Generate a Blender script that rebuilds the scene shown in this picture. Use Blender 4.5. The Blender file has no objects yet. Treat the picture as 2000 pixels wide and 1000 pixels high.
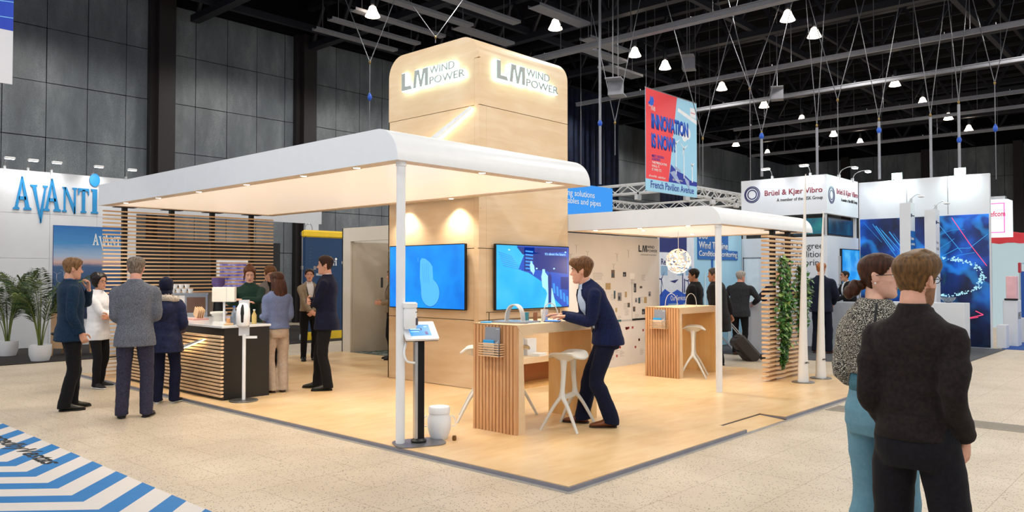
import bpy, bmesh, math, random
from mathutils import Vector, Matrix, Euler, noise
R = random.Random(7)
PI = math.pi
V = Vector
SC = bpy.context.scene
COL = SC.collection

# ------------------------------------------------------------------ materials
def lin(h):
    h = h.lstrip('#'); c = [int(h[i:i+2], 16)/255 for i in (0, 2, 4)]
    return tuple(x/12.92 if x <= .04045 else ((x+.055)/1.055)**2.4 for x in c) + (1,)
def newmat(name):
    m = bpy.data.materials.new(name); m.use_nodes = True
    nt = m.node_tree; b = nt.nodes['Principled BSDF']
    return m, nt, b
def setin(b, k, v):
    if k in b.inputs: b.inputs[k].default_value = v
def N(nt, t, **kw):
    n = nt.nodes.new(t)
    for k, v in kw.items():
        if k in n.inputs.keys(): n.inputs[k].default_value = v
        else: setattr(n, k, v)
    return n
def coords(nt, scale=(1, 1, 1), rot=(0, 0, 0), kind='Object'):
    tc = nt.nodes.new('ShaderNodeTexCoord'); mp = nt.nodes.new('ShaderNodeMapping')
    mp.inputs['Scale'].default_value = scale; mp.inputs['Rotation'].default_value = rot
    nt.links.new(tc.outputs[kind], mp.inputs['Vector']); return mp.outputs['Vector']
def ramp(nt, src, stops, interp='LINEAR'):
    r = nt.nodes.new('ShaderNodeValToRGB'); r.color_ramp.interpolation = interp
    e = r.color_ramp.elements
    while len(e) < len(stops): e.new(.5)
    for x, (p, c) in zip(e, stops): x.position = p; x.color = c if len(c) == 4 else (*c, 1)
    nt.links.new(src, r.inputs['Fac']); return r.outputs['Color']
def bump(nt, b, src, strength=.2, dist=.01):
    n = nt.nodes.new('ShaderNodeBump'); n.inputs['Strength'].default_value = strength; n.inputs['Distance'].default_value = dist
    nt.links.new(src, n.inputs['Height']); nt.links.new(n.outputs['Normal'], b.inputs['Normal'])
MATS = {}
def plain(name, col, rough=.5, metal=0, var=.06, scale=6, bmp=0, spec=.5, coat=0):
    """flat colour with a little procedural variation"""
    if name in MATS: return MATS[name]
    m, nt, b = newmat(name); c = lin(col) if isinstance(col, str) else col
    nz = N(nt, 'ShaderNodeTexNoise', Scale=scale, Detail=3.0)
    nt.links.new(coords(nt), nz.inputs['Vector'])
    lo = tuple(max(0, x*(1-var)) for x in c[:3]); hi = tuple(min(1, x*(1+var)) for x in c[:3])
    nt.links.new(ramp(nt, nz.outputs['Fac'], [(.3, lo), (.7, hi)]), b.inputs['Base Color'])
    setin(b, 'Roughness', rough); setin(b, 'Metallic', metal); setin(b, 'Specular IOR Level', spec); setin(b, 'Coat Weight', coat)
    if bmp: bump(nt, b, nz.outputs['Fac'], bmp)
    MATS[name] = m; return m
def emis(name, col, strength=1.0, base=None):
    if name in MATS: return MATS[name]
    m, nt, b = newmat(name); c = lin(col) if isinstance(col, str) else col
    setin(b, 'Base Color', base or (0.02, .02, .02, 1)); setin(b, 'Emission Color', c); setin(b, 'Emission Strength', strength); setin(b, 'Roughness', .3)
    MATS[name] = m; return m
def wood(name, c1, c2, c3, scale=(1.2, 9, 9), rough=.42, spots=True):
    if name in MATS: return MATS[name]
    m, nt, b = newmat(name)
    nz = N(nt, 'ShaderNodeTexNoise', Scale=1.6, Detail=6.0, Roughness=.55, Distortion=.6)
    nt.links.new(coords(nt, scale), nz.inputs['Vector'])
    big = N(nt, 'ShaderNodeTexNoise', Scale=1.1, Detail=2.0); nt.links.new(coords(nt), big.inputs['Vector'])
    mx = N(nt, 'ShaderNodeMix', data_type='FLOAT'); mx.inputs[0].default_value = .5
    nt.links.new(nz.outputs['Fac'], mx.inputs[2]); nt.links.new(big.outputs['Fac'], mx.inputs[3])
    col = ramp(nt, mx.outputs[0], [(.32, lin(c1)), (.5, lin(c2)), (.68, lin(c3))])
    if spots:
        vo = N(nt, 'ShaderNodeTexVoronoi', Scale=2.3); nt.links.new(coords(nt), vo.inputs['Vector'])
        k = ramp(nt, vo.outputs['Distance'], [(.0, lin('#8a6038')), (.035, (1, 1, 1)), (1, (1, 1, 1))])
        mm = N(nt, 'ShaderNodeMix', data_type='RGBA', blend_type='MULTIPLY'); mm.inputs[0].default_value = .55
        nt.links.new(col, mm.inputs[6]); nt.links.new(k, mm.inputs[7]); col = mm.outputs[2]
    nt.links.new(col, b.inputs['Base Color']); setin(b, 'Roughness', rough)
    bump(nt, b, nz.outputs['Fac'], .05, .004)
    MATS[name] = m; return m
def cloth(name, c1, c2=None, scale=60, rough=.88, weave=.07, stretch=(1, 1, 1), sheen=.03, hard=False):
    if name in MATS: return MATS[name]
    m, nt, b = newmat(name)
    a = lin(c1); z = lin(c2) if c2 else tuple(x*.8 for x in a[:3])+(1,)
    nz = N(nt, 'ShaderNodeTexNoise', Scale=scale, Detail=4.0); nt.links.new(coords(nt, stretch), nz.inputs['Vector'])
    st = [(.35, z), (.65, a)] if not hard else [(.49, z), (.51, a)]
    nt.links.new(ramp(nt, nz.outputs['Fac'], st), b.inputs['Base Color'])
    setin(b, 'Roughness', rough); setin(b, 'Sheen Weight', sheen); setin(b, 'Specular IOR Level', .25)
    bump(nt, b, nz.outputs['Fac'], weave, .004)
    MATS[name] = m; return m

PLY = wood('birch plywood', '#dfbe93', '#e7caa3', '#efd8b8', (1, 1, 6))
PLYFLOOR = wood('plywood floor', '#dbb27a', '#e8c593', '#f0d4a9', (1.5, 5, 1), rough=.33, spots=False)
PLYDK = wood('plywood edge', '#b98950', '#c99c66', '#d5ae7c', (1, 9, 9), spots=False)
PLYIN = wood('honey plywood', '#cc9a58', '#dbae6e', '#e6bf87', (4, 4, 1), spots=False)
SLAT = wood('slat wood', '#d2a878', '#e2bd92', '#eccfab', (2, 30, 30), rough=.5, spots=False)
SLATDK = wood('slat oak', '#bb8655', '#cf9d6e', '#ddb388', (30, 30, 2), rough=.5, spots=False)
WHITE = plain('white lacquer', '#eef0f2', .35, var=.02)
WHITEM = plain('matt white', '#e9e9e8', .6, var=.02)
SOFF = emis('soffit with added glow', '#ffe9d0', .42, lin('#f3eee7'))  # warm emission added to brighten the white soffit, no lamps behind it
GREY = plain('light grey paint', '#b9bbbf', .5)
MID = plain('mid grey', '#7d8087', .5)
ALU = plain('aluminium', '#c3c5c9', .32, .85)
STEEL = plain('brushed steel', '#b9bbbd', .28, 1.0, scale=40)
DKMET = plain('dark metal', '#26282d', .45, .6)
BLACK = plain('black laminate', '#14120f', .4)
BLK = plain('black plastic', '#0b0b0d', .35)
CEILM = plain('ceiling black', '#0c0b10', .9, spec=.1)
TRUSS = plain('truss black steel', '#1d1e27', .5, .2)
PIPE = plain('galvanised rail', '#8e9098', .5, .25)
WIRE = plain('steel wire', '#6f7075', .45, .5)
BLUE = plain('avanti blue', '#1b87c4', .45)
BLUEM = plain('mat blue', '#0d74b8', .6, var=.04)
NAVY = plain('navy print', '#14206e', .5)

# ------------------------------------------------------------------ mesh builder
class MB:
    def __init__(s): s.v = []; s.f = []; s.m = []; s.mi = 0
    def add(s, vs, fs, mi=None):
        o = len(s.v); s.v += [tuple(p) for p in vs]
        s.f += [tuple(i+o for i in f) for f in fs]; s.m += [s.mi if mi is None else mi]*len(fs); return s
    def box(s, a, b, mi=None, M=None, bev=0):
        x0, y0, z0 = [min(p, q) for p, q in zip(a, b)]; x1, y1, z1 = [max(p, q) for p, q in zip(a, b)]
        if bev:
            e = min(bev, (x1-x0)*.45, (y1-y0)*.45, (z1-z0)*.45); vs = []; 
            for (z, i) in ((z0, e), (z0+e, 0), (z1-e, 0), (z1, e)):
                X0, X1, Y0, Y1 = x0+i, x1-i, y0+i, y1-i; c = e
                vs += [(X0+c, Y0, z), (X1-c, Y0, z), (X1, Y0+c, z), (X1, Y1-c, z), (X1-c, Y1, z), (X0+c, Y1, z), (X0, Y1-c, z), (X0, Y0+c, z)]
            fs = [tuple(range(7, -1, -1)), tuple(range(24, 32))]
            for r in range(3):
                for k in range(8): fs.append((r*8+k, r*8+(k+1) % 8, r*8+8+(k+1) % 8, r*8+8+k))
        else:
            vs = [(x0, y0, z0), (x1, y0, z0), (x1, y1, z0), (x0, y1, z0), (x0, y0, z1), (x1, y0, z1), (x1, y1, z1), (x0, y1, z1)]
            fs = [(3, 2, 1, 0), (4, 5, 6, 7), (0, 1, 5, 4), (1, 2, 6, 5), (2, 3, 7, 6), (3, 0, 4, 7)]
        if M: vs = [M @ V(p) for p in vs]
        return s.add(vs, fs, mi)
    def bar(s, p, q, w, h=None, mi=None, up=(0, 0, 1)):
        p, q = V(p), V(q); d = (q-p); L = d.length; d.normalize(); u = V(up)
        if abs(d.dot(u)) > .98: u = V((1, 0, 0))
        x = d.cross(u).normalized(); y = x.cross(d); h = h or w; a, b = w/2, h/2
        vs = [p-x*a-y*b, p+x*a-y*b, p+x*a+y*b, p-x*a+y*b]; vs += [v+d*L for v in vs]
        return s.add(vs, [(3, 2, 1, 0), (4, 5, 6, 7), (0, 1, 5, 4), (1, 2, 6, 5), (2, 3, 7, 6), (3, 0, 4, 7)], mi)
    def loft(s, rings, mi=None, caps=True, closed=True):
        o = len(s.v); n = len(rings[0]); fs = []
        for r in rings: s.v += [tuple(p) for p in r]
        for i in range(len(rings)-1):
            for k in range(n if closed else n-1):
                fs.append((o+i*n+k, o+i*n+(k+1) % n, o+(i+1)*n+(k+1) % n, o+(i+1)*n+k))
        if caps: fs.append(tuple(o+k for k in range(n-1, -1, -1))); fs.append(tuple(o+(len(rings)-1)*n+k for k in range(n)))
        s.f += fs; s.m += [s.mi if mi is None else mi]*len(fs); return s
    def cyl(s, p, q, r0, r1=None, n=16, mi=None):
        return s.tube([p, q], [r0, r0 if r1 is None else r1], n, mi)
    def tube(s, pts, rad, n=10, mi=None, caps=True, sq=None):
        pts = [V(p) for p in pts]
        if not isinstance(rad, (list, tuple)): rad = [rad]*len(pts)
        rings = []; pu = None
        for i, p in enumerate(pts):
            d = (pts[min(i+1, len(pts)-1)]-pts[max(i-1, 0)]).normalized()
            if pu is None:
                u = V((0, 0, 1)) if abs(d.z) < .9 else V((1, 0, 0)); u = (u-d*u.dot(d)).normalized()
            else: u = (pu-d*pu.dot(d)).normalized()
            pu = u; w = d.cross(u); r = rad[i]; ra, rb = r if isinstance(r, (tuple, list)) else (r, r)
            rings.append([p+u*ra*math.cos(2*PI*k/n)+w*rb*math.sin(2*PI*k/n) for k in range(n)])
        return s.loft(rings, mi, caps)
    def lathe(s, prof, c=(0, 0, 0), n=24, mi=None, caps=True):
        return s.loft([[(c[0]+r*math.cos(2*PI*k/n), c[1]+r*math.sin(2*PI*k/n), c[2]+z) for k in range(n)] for r, z in prof], mi, caps)
    def ell(s, c, r, n=12, m=8, mi=None, M=None):
        rings = []
        for j in range(m+1):
            t = PI*(j+.02*(j == 0)-.02*(j == m))/m
            ring = [V((r[0]*math.sin(t)*math.cos(2*PI*k/n), r[1]*math.sin(t)*math.sin(2*PI*k/n), -r[2]*math.cos(t))) for k in range(n)]
            rings.append([V(c)+(M @ p if M else p) for p in ring])
        return s.loft(rings, mi)
    def prism(s, poly, frame, h, mi=None):
        """poly = 2-D points; frame = (origin, xdir, ydir, normal); extruded h along normal"""
        o, x, y, nn = [V(a) for a in frame]; n = len(poly)
        vs = [o+x*a+y*b for a, b in poly]; vs += [v+nn*h for v in vs]
        fs = [tuple(range(n-1, -1, -1)), tuple(range(n, 2*n))]+[(k, (k+1) % n, n+(k+1) % n, n+k) for k in range(n)]
        return s.add(vs, fs, mi)
    def build(s, name, mats, parent=None, smooth=None, loc=None, rz=0):
        me = bpy.data.meshes.new(name); me.from_pydata(s.v, [], s.f)
        mats = mats if isinstance(mats, (list, tuple)) else [mats]
        for m in mats: me.materials.append(m)
        if len(mats) > 1: me.polygons.foreach_set('material_index', s.m)
        me.update(); fix(me)
        if smooth: shade(me, smooth)
        return obj(name, me, parent, loc, rz)
def fix(me):
    bm = bmesh.new(); bm.from_mesh(me); bmesh.ops.recalc_face_normals(bm, faces=bm.faces); bm.to_mesh(me); bm.free()
def shade(me, ang=40):
    me.polygons.foreach_set('use_smooth', [True]*len(me.polygons))
    if ang is not True and ang < 180: me.set_sharp_from_angle(angle=math.radians(ang))
def obj(name, data, parent=None, loc=None, rz=0):
    o = bpy.data.objects.new(name, data); COL.objects.link(o)
    if parent: o.parent = parent
    if loc is not None: o.location = loc
    if rz: o.rotation_euler = (0, 0, rz)
    return o
def tag(o, label=None, cat=None, group=None, kind=None):
    if label: o['label'] = label
    if cat: o['category'] = cat
    if group: o['group'] = group
    if kind: o['kind'] = kind
    return o
def thing(name, label, cat, loc=(0, 0, 0), rz=0, group=None):
    o = obj(name, None, None, loc, rz); o.empty_display_size = .1
    return tag(o, label, cat, group)
def struct(o): o['kind'] = 'structure'; return o
def dup(root, loc, rz, label=None, name=None):
    r = root.copy(); COL.objects.link(r); r.location = loc; r.rotation_euler = (0, 0, rz)
    if label: r['label'] = label
    for ch in list(root.children):
        c = ch.copy(); COL.objects.link(c); c.parent = r
        for g in list(ch.children):
            d = g.copy(); COL.objects.link(d); d.parent = c
    return r

# frames of the two directions a booth wall can face:  (xdir, ydir, normal)
FX = (V((0, -1, 0)), V((0, 0, 1)), V((-1, 0, 0)))      # faces -X
FY = (V((1, 0, 0)), V((0, 0, 1)), V((0, -1, 0)))       # faces -Y
FZ = (V((1, 0, 0)), V((0, 1, 0)), V((0, 0, 1)))
def fr(o, F): return (V(o), *F)
def text(s, name, frame, w, h, mat, depth=.004, parent=None, bold=0, shear=0, fit=True, spacing=1.0):
    """lettering fitted into a w x h box whose lower-left corner is the frame's origin"""
    cu = bpy.data.curves.new(name, 'FONT'); cu.body = s; cu.size = 1; cu.offset = bold; cu.shear = shear; cu.space_character = spacing
    cu.resolution_u = 3; cu.extrude = 0
    t = bpy.data.objects.new(name, cu); COL.objects.link(t)
    me = bpy.data.meshes.new_from_object(t.evaluated_get(bpy.context.evaluated_depsgraph_get())) if False else None
    bpy.context.view_layer.update()
    dg = bpy.context.evaluated_depsgraph_get()
    me = bpy.data.meshes.new_from_object(t.evaluated_get(dg))
    bpy.data.objects.remove(t); bpy.data.curves.remove(cu)
    xs = [v.co.x for v in me.vertices]; ys = [v.co.y for v in me.vertices]
    x0, x1, y0, y1 = min(xs), max(xs), min(ys), max(ys)
    sx = w/(x1-x0); sy = h/(y1-y0) if h else sx
    o, X, Y, Nn = [V(a) for a in frame]
    bm = bmesh.new(); bm.from_mesh(me)
    for v in bm.verts: v.co = o+X*((v.co.x-x0)*sx)+Y*((v.co.y-y0)*sy)
    if depth:
        g = bmesh.ops.extrude_face_region(bm, geom=bm.faces[:])
        bmesh.ops.translate(bm, vec=Nn*depth, verts=[e for e in g['geom'] if isinstance(e, bmesh.types.BMVert)])
        bmesh.ops.recalc_face_normals(bm, faces=bm.faces)
    bm.to_mesh(me); bm.free(); me.materials.clear(); me.materials.append(mat)
    me.name = name
    return obj(name, me, parent)
def panel(name, frame, w, h, mat, depth=.01, parent=None):
    return MB().prism([(0, 0), (w, 0), (w, h), (0, h)], frame, depth).build(name, mat, parent)
def circle(r, n=24, cx=0, cy=0): return [(cx+r*math.cos(2*PI*k/n), cy+r*math.sin(2*PI*k/n)) for k in range(n)]
def roundrect(w, h, r, n=4):
    out = []
    for cx, cy, a in ((w-r, r, -90), (w-r, h-r, 0), (r, h-r, 90), (r, r, 180)):
        out += [(cx+r*math.cos(math.radians(a+90*k/n)), cy+r*math.sin(math.radians(a+90*k/n))) for k in range(n+1)]
    return out
def evalmesh(ob):
    dg = bpy.context.evaluated_depsgraph_get(); return bpy.data.meshes.new_from_object(ob.evaluated_get(dg))
def remesh(mb, voxel, sm=2):
    me = bpy.data.meshes.new('t'); me.from_pydata(mb.v, [], mb.f); fix(me)
    o = bpy.data.objects.new('t', me); COL.objects.link(o)
    m = o.modifiers.new('r', 'REMESH'); m.mode = 'VOXEL'; m.voxel_size = voxel; m.use_smooth_shade = True
    if sm:
        k = o.modifiers.new('s', 'SMOOTH'); k.factor = .5; k.iterations = sm
    bpy.context.view_layer.update()
    r = evalmesh(o); bpy.data.objects.remove(o); bpy.data.meshes.remove(me)
    return r
# ------------------------------------------------------------------ people
def smooth01(t): t = max(0, min(1, t)); return t*t*(3-2*t)
def lerp(a, b, t): return a+(b-a)*t
def cat(pts, rad, k=4):
    """Catmull-Rom resampling of a limb's centre line and radii"""
    P = [V(p) for p in pts]; out, ro = [], []
    if any(isinstance(r, tuple) for r in rad): rad = [r if isinstance(r, tuple) else (r, r) for r in rad]
    for i in range(len(P)-1):
        p0, p1, p2, p3 = P[max(i-1, 0)], P[i], P[i+1], P[min(i+2, len(P)-1)]
        for j in range(k):
            t = j/k
            q = .5*((2*p1)+(p2-p0)*t+(2*p0-5*p1+4*p2-p3)*t*t+(3*p1-p0-3*p2+p3)*t**3)
            out.append(q); a, b = rad[i], rad[i+1]; u = smooth01(t)
            ro.append(tuple(lerp(x, y, u) for x, y in zip(a, b)) if isinstance(a, tuple) else lerp(a, b, u))
    return out+[P[-1]], ro+[rad[-1]]
def sring(z, a, b, yo=0, n=28, p=2.3, f=None):
    out = []
    for k in range(n):
        t = 2*PI*k/n; c, s_ = math.cos(t), math.sin(t)
        q = V((a*math.copysign(abs(c)**(2/p), c), yo+b*math.copysign(abs(s_)**(2/p), s_), z))
        out.append(f(q) if f else q)
    return out
def ik(S, W, l1, l2, pole):
    S, W, pole = V(S), V(W), V(pole); d = W-S; L = d.length
    if L > (l1+l2)*.995: W = S+d*((l1+l2)*.995/L); d = W-S; L = d.length
    u = d/L; a = (l1*l1-l2*l2+L*L)/(2*L); h = math.sqrt(max(0, l1*l1-a*a))
    w = pole-u*pole.dot(u); w = w.normalized() if w.length > 1e-4 else V((0, -1, 0))
    return S+u*a+w*h, W
HEAD = [(-.118, .070, .030, .020), (-.110, .083, .010, .034), (-.095, .089, -.008, .045), (-.075, .088, -.030, .053), (-.055, .087, -.052, .060),
        (-.030, .086, -.074, .067), (-.005, .084, -.087, .071), (.020, .083, -.095, .074), (.045, .087, -.099, .077), (.070, .083, -.094, .075),
        (.092, .068, -.079, .065), (.108, .045, -.055, .048), (.117, .020, -.028, .026), (.121, .0, -.006, .008)]
def hslice(z):
    for i in range(len(HEAD)-1):
        if HEAD[i][0] <= z <= HEAD[i+1][0]:
            t = (z-HEAD[i][0])/(HEAD[i+1][0]-HEAD[i][0]); return [lerp(p, q, t) for p, q in zip(HEAD[i][1:], HEAD[i+1][1:])]
    return HEAD[0][1:] if z < 0 else HEAD[-1][1:]
def hpoint(z, az, off=0):
    f, b, w = hslice(z); c = (f+b)/2; d = (f-b)/2; s_, co = math.sin(az), math.cos(az); p = 2/2.25
    x = w*math.copysign(abs(s_)**p, s_); y = c+d*math.copysign(abs(co)**p, co)
    n = V((s_, co, 0)); return V((x, y, z))+n*off
def head_mb(sex, neck_base, beard=False):
    m = MB(); n = 36
    m.loft([[hpoint(z, 2*PI*k/n) for k in range(n)] for z, *_ in HEAD])
    m.loft([[V((.017*w*x, y+.0, z)) if False else V((x*w, y+dy, z)) for x, dy in ((-1, 0), (-.6, d*.7), (0, d), (.6, d*.7), (1, 0), (0, -.02))] for z, y, w, d in
            ((.026, .078, .010, .008), (.008, .080, .010, .014), (-.012, .083, .013, .028), (-.024, .084, .017, .034), (-.032, .084, .016, .024), (-.036, .082, .010, .008))])
    m.ell((0, .082, -.056), (.022, .010, .0065)); m.ell((0, .081, -.067), (.019, .011, .007)); m.ell((0, .077, -.096), (.022, .014, .014))
    for s in (-1, 1):
        m.ell((s*.030, .074, .030), (.022, .012, .007)); m.ell((s*.034, .050, -.020), (.026, .024, .026))
        E = Matrix.Rotation(s*.35, 3, 'Z')
        m.ell((s*.079, -.012, .0), (.009, .020, .031), M=E); m.ell((s*.086, -.020, .012), (.006, .014, .018), M=E)
    nb = V(neck_base); r = .056 if sex == 'm' else .047
    m.tube(*cat([nb+V((0, -.005, -.06)), nb, V((0, -.026, -.095)), V((0, -.02, -.03))], [r*1.45, r*1.08, r, r*.9]), n=20)
    return m
def hair_obj(style, mat, M, parent, t_scale=1.0, nn=52):
    pts = {'short': [(0, .078), (28, .074), (48, .050), (62, .010), (74, -.022), (84, .004), (100, .002), (112, -.03), (140, -.072), (180, -.080)],
           'long': [(0, .080), (28, .074), (48, .045), (62, .005), (74, -.03), (84, -.03), (100, -.07), (140, -.09), (180, -.1)],
           'back': [(0, .082), (28, .076), (48, .052), (64, .018), (78, .004), (90, .016), (104, .0), (118, -.04), (145, -.080), (180, -.085)],
           'hijab': [(0, .072), (28, .066), (45, .03), (58, -.03), (66, -.09), (75, -.2), (180, -.2)],
           'fringe': [(0, .066), (28, .056), (48, .036), (62, .004), (74, -.026), (84, .006), (100, .002), (112, -.035), (140, -.085), (180, -.098)]}
    kind = {'quiff': 'short', 'bald': 'short', 'curly': 'long', 'bun': 'back', 'pony': 'back', 'topbun': 'back'}.get(style, style)
    tab = pts[kind]
    def hl(az):
        a = abs(math.degrees(az)); a = a if a <= 180 else 360-a
        for (p, z0), (q, z1) in zip(tab, tab[1:]):
            if p <= a <= q: return lerp(z0, z1, (a-p)/(q-p))
        return tab[-1][1]
    m = MB(); rings = []; zs = [-.116+.236*i/34 for i in range(35)]+[.121]
    for z in zs:
        ring = []
        for k in range(nn):
            az = 2*PI*k/nn; a = az if az <= PI else az-2*PI
            up = smooth01((z-.0)/.09); front = max(0, math.cos(a)); back = max(0, -math.cos(a))
            if style == 'quiff': t = .004+.017*up+.016*up*front
            elif style == 'fringe': t = .008+.020*up+.010*back+.010*up*front+.004*noise.noise((math.sin(a)*4, math.cos(a)*4, z*18))
            elif style == 'bald': t = .003
            elif style == 'curly': t = (.030+.012*noise.noise((math.sin(a)*5, math.cos(a)*5, z*40)))*(.45+.55*smooth01(abs(a)*1.1-.6))+.014*back+.006*up
            elif style == 'hijab': t = .018+.012*back
            elif style in ('bun', 'pony', 'topbun'): t = .009+.006*up
            elif style == 'long': t = .015+.008*up
            else: t = .009+.013*up
            t *= t_scale
            st = .0022*noise.noise((math.sin(a)*22, math.cos(a)*22, z*7)) if style not in ('hijab', 'bald') else 0
            g = smooth01((z-hl(a)+.006)/.014)
            off = lerp(-.016, t+st, g)
            q = hpoint(z, a, off); q.z += max(0, (z-.055)/.066)*t*.9*g
            ring.append(q)
        rings.append(ring)
    m.loft(rings)
    if style == 'long':
        for k, (x, y, w, L) in enumerate([(0, -.10, .075, .40), (-.055, -.085, .05, .34), (.055, -.085, .05, .35), (-.075, -.02, .03, .20), (.075, -.02, .03, .2)]):
            p, r = cat([(x*.8, y+.05, .06), (x, y, -.02), (x*1.15, y-.025, -.15), (x*1.1, y-.03, -.26), (x*.7+.02*math.sin(k), y-.02, -L)], [(.03, w*.8), (.036, w), (.034, w*1.05), (.026, w*.85), (.006, w*.3)])
            m.tube(p, r, n=14)
    if style == 'topbun': m.ell((0, -.075, .115), (.055, .05, .045)); m.ell((.01, -.05, .135), (.04, .035, .03)); m.tube(*cat([(.075, .045, .03), (.083, .03, -.04), (.08, .02, -.10)], [.012, .011, .003]), n=8); m.tube(*cat([(-.075, .045, .03), (-.083, .03, -.04), (-.08, .02, -.10)], [.012, .011, .003]), n=8)
    if style == 'bun': m.ell((0, -.125, -.06), (.046, .036, .048)); m.ell((0, -.155, -.085), (.036, .03, .04)); m.ell((0, -.10, -.045), (.03, .04, .03))
    if style == 'pony':
        p, r = cat([(0, -.09, .03), (0, -.135, .02), (0, -.16, -.06), (.02, -.14, -.2), (.03, -.12, -.28)], [.02, .03, .034, .026, .006]); m.tube(p, r, n=12)
    if style == 'hijab':
        m.loft([sring(z, a, b, y, 32) for z, a, b, y in ((-.24, .13, .11, -.02), (-.2, .115, .10, -.02), (-.15, .085, .095, -.02), (-.09, .085, .10, -.012), (-.05, .08, .09, -.02))])
    for i, p in enumerate(m.v):
        m.v[i] = M @ V(p)
    o = m.build('headscarf' if style == 'hijab' else 'hair', mat, parent, smooth=True)
    return o
def wrinkle(me, amp, seed, f=(5, 5, 13)):
    me.update(); nr = [v.normal.copy() for v in me.vertices]
    for v, nv in zip(me.vertices, nr):
        c = v.co; d = noise.noise((c.x*f[0]+seed, c.y*f[1], c.z*f[2]))+.35*noise.noise((c.x*f[0]*2.3, c.y*f[1]*2.3+seed, c.z*f[2]*2.1))
        v.co = c+nv*(amp*d)
def finish(me, k, name, mat, parent, loc=None):
    for v in me.vertices: v.co *= k
    me.materials.clear()
    for m in (mat if isinstance(mat, (list, tuple)) else [mat]): me.materials.append(m)
    me.polygons.foreach_set('use_smooth', [True]*len(me.polygons)); me.name = name
    return obj(name, me, parent)
def hand_mb(m, side, w, d, pn, curl):
    d = V(d).normalized(); pn = V(pn); pn = (pn-d*pn.dot(d)).normalized(); t = d.cross(pn)*side
    def rg(c, hw, th): return [c+t*hw*math.cos(a)+pn*th*math.sin(a) for a in [2*PI*k/12 for k in range(12)]]
    w = V(w)
    m.loft([rg(w-d*.02, .024, .018), rg(w+d*.015, .028, .016), rg(w+d*.05, .039, .015), rg(w+d*.085, .040, .013), rg(w+d*.098, .034, .008)])
    for i, (off, L) in enumerate(((.029, .070), (.010, .079), (-.010, .074), (-.028, .058))):
        p = w+d*.085+t*off; dd = (d+t*off*2.2).normalized(); pts = [p]; ang = 0
        cu = curl[i] if isinstance(curl, (list, tuple)) else curl*(1+.12*i)
        for s_, f in ((.44, .55), (.31, 1.0), (.25, .8)):
            ang += cu*f; pts.append(pts[-1]+(dd*math.cos(ang)+pn*math.sin(ang))*L*s_)
        P, r = cat(pts, [.0095, .0088, .0080, .0066], 3); m.tube(P, r, n=8); m.ell(P[-1], (.0066, .0066, .0066), 8, 5)
    p = w+d*.025+t*.026; q = p+(d*.55+t*.75+pn*.35).normalized()*.042; r_ = q+(d*.85+t*.25+pn*.4).normalized()*.033; e = r_+(d*.9+t*.0+pn*.45).normalized()*.026
    P, r = cat([p-t*.01-d*.01, q, r_, e], [.016, .0125, .0105, .0078], 3); m.tube(P, r, n=8); m.ell(e, (.0078,)*3, 8, 5)
SKIN = {}
def skinmat(c='#d9a184'):
    m = plain('skin '+c, c, .55, var=.07, scale=30); b = m.node_tree.nodes['Principled BSDF']
    setin(b, 'Subsurface Weight', .0); return m
LIP = plain('lips', '#b8786a', .5); LIPF = plain('lips rose', '#b3625c', .45); BROW = plain('brow hair', '#3b281d', .9); EYEW = plain('eye white', '#e8e4e0', .25); IRIS = plain('iris', '#2c2620', .2)
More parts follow.
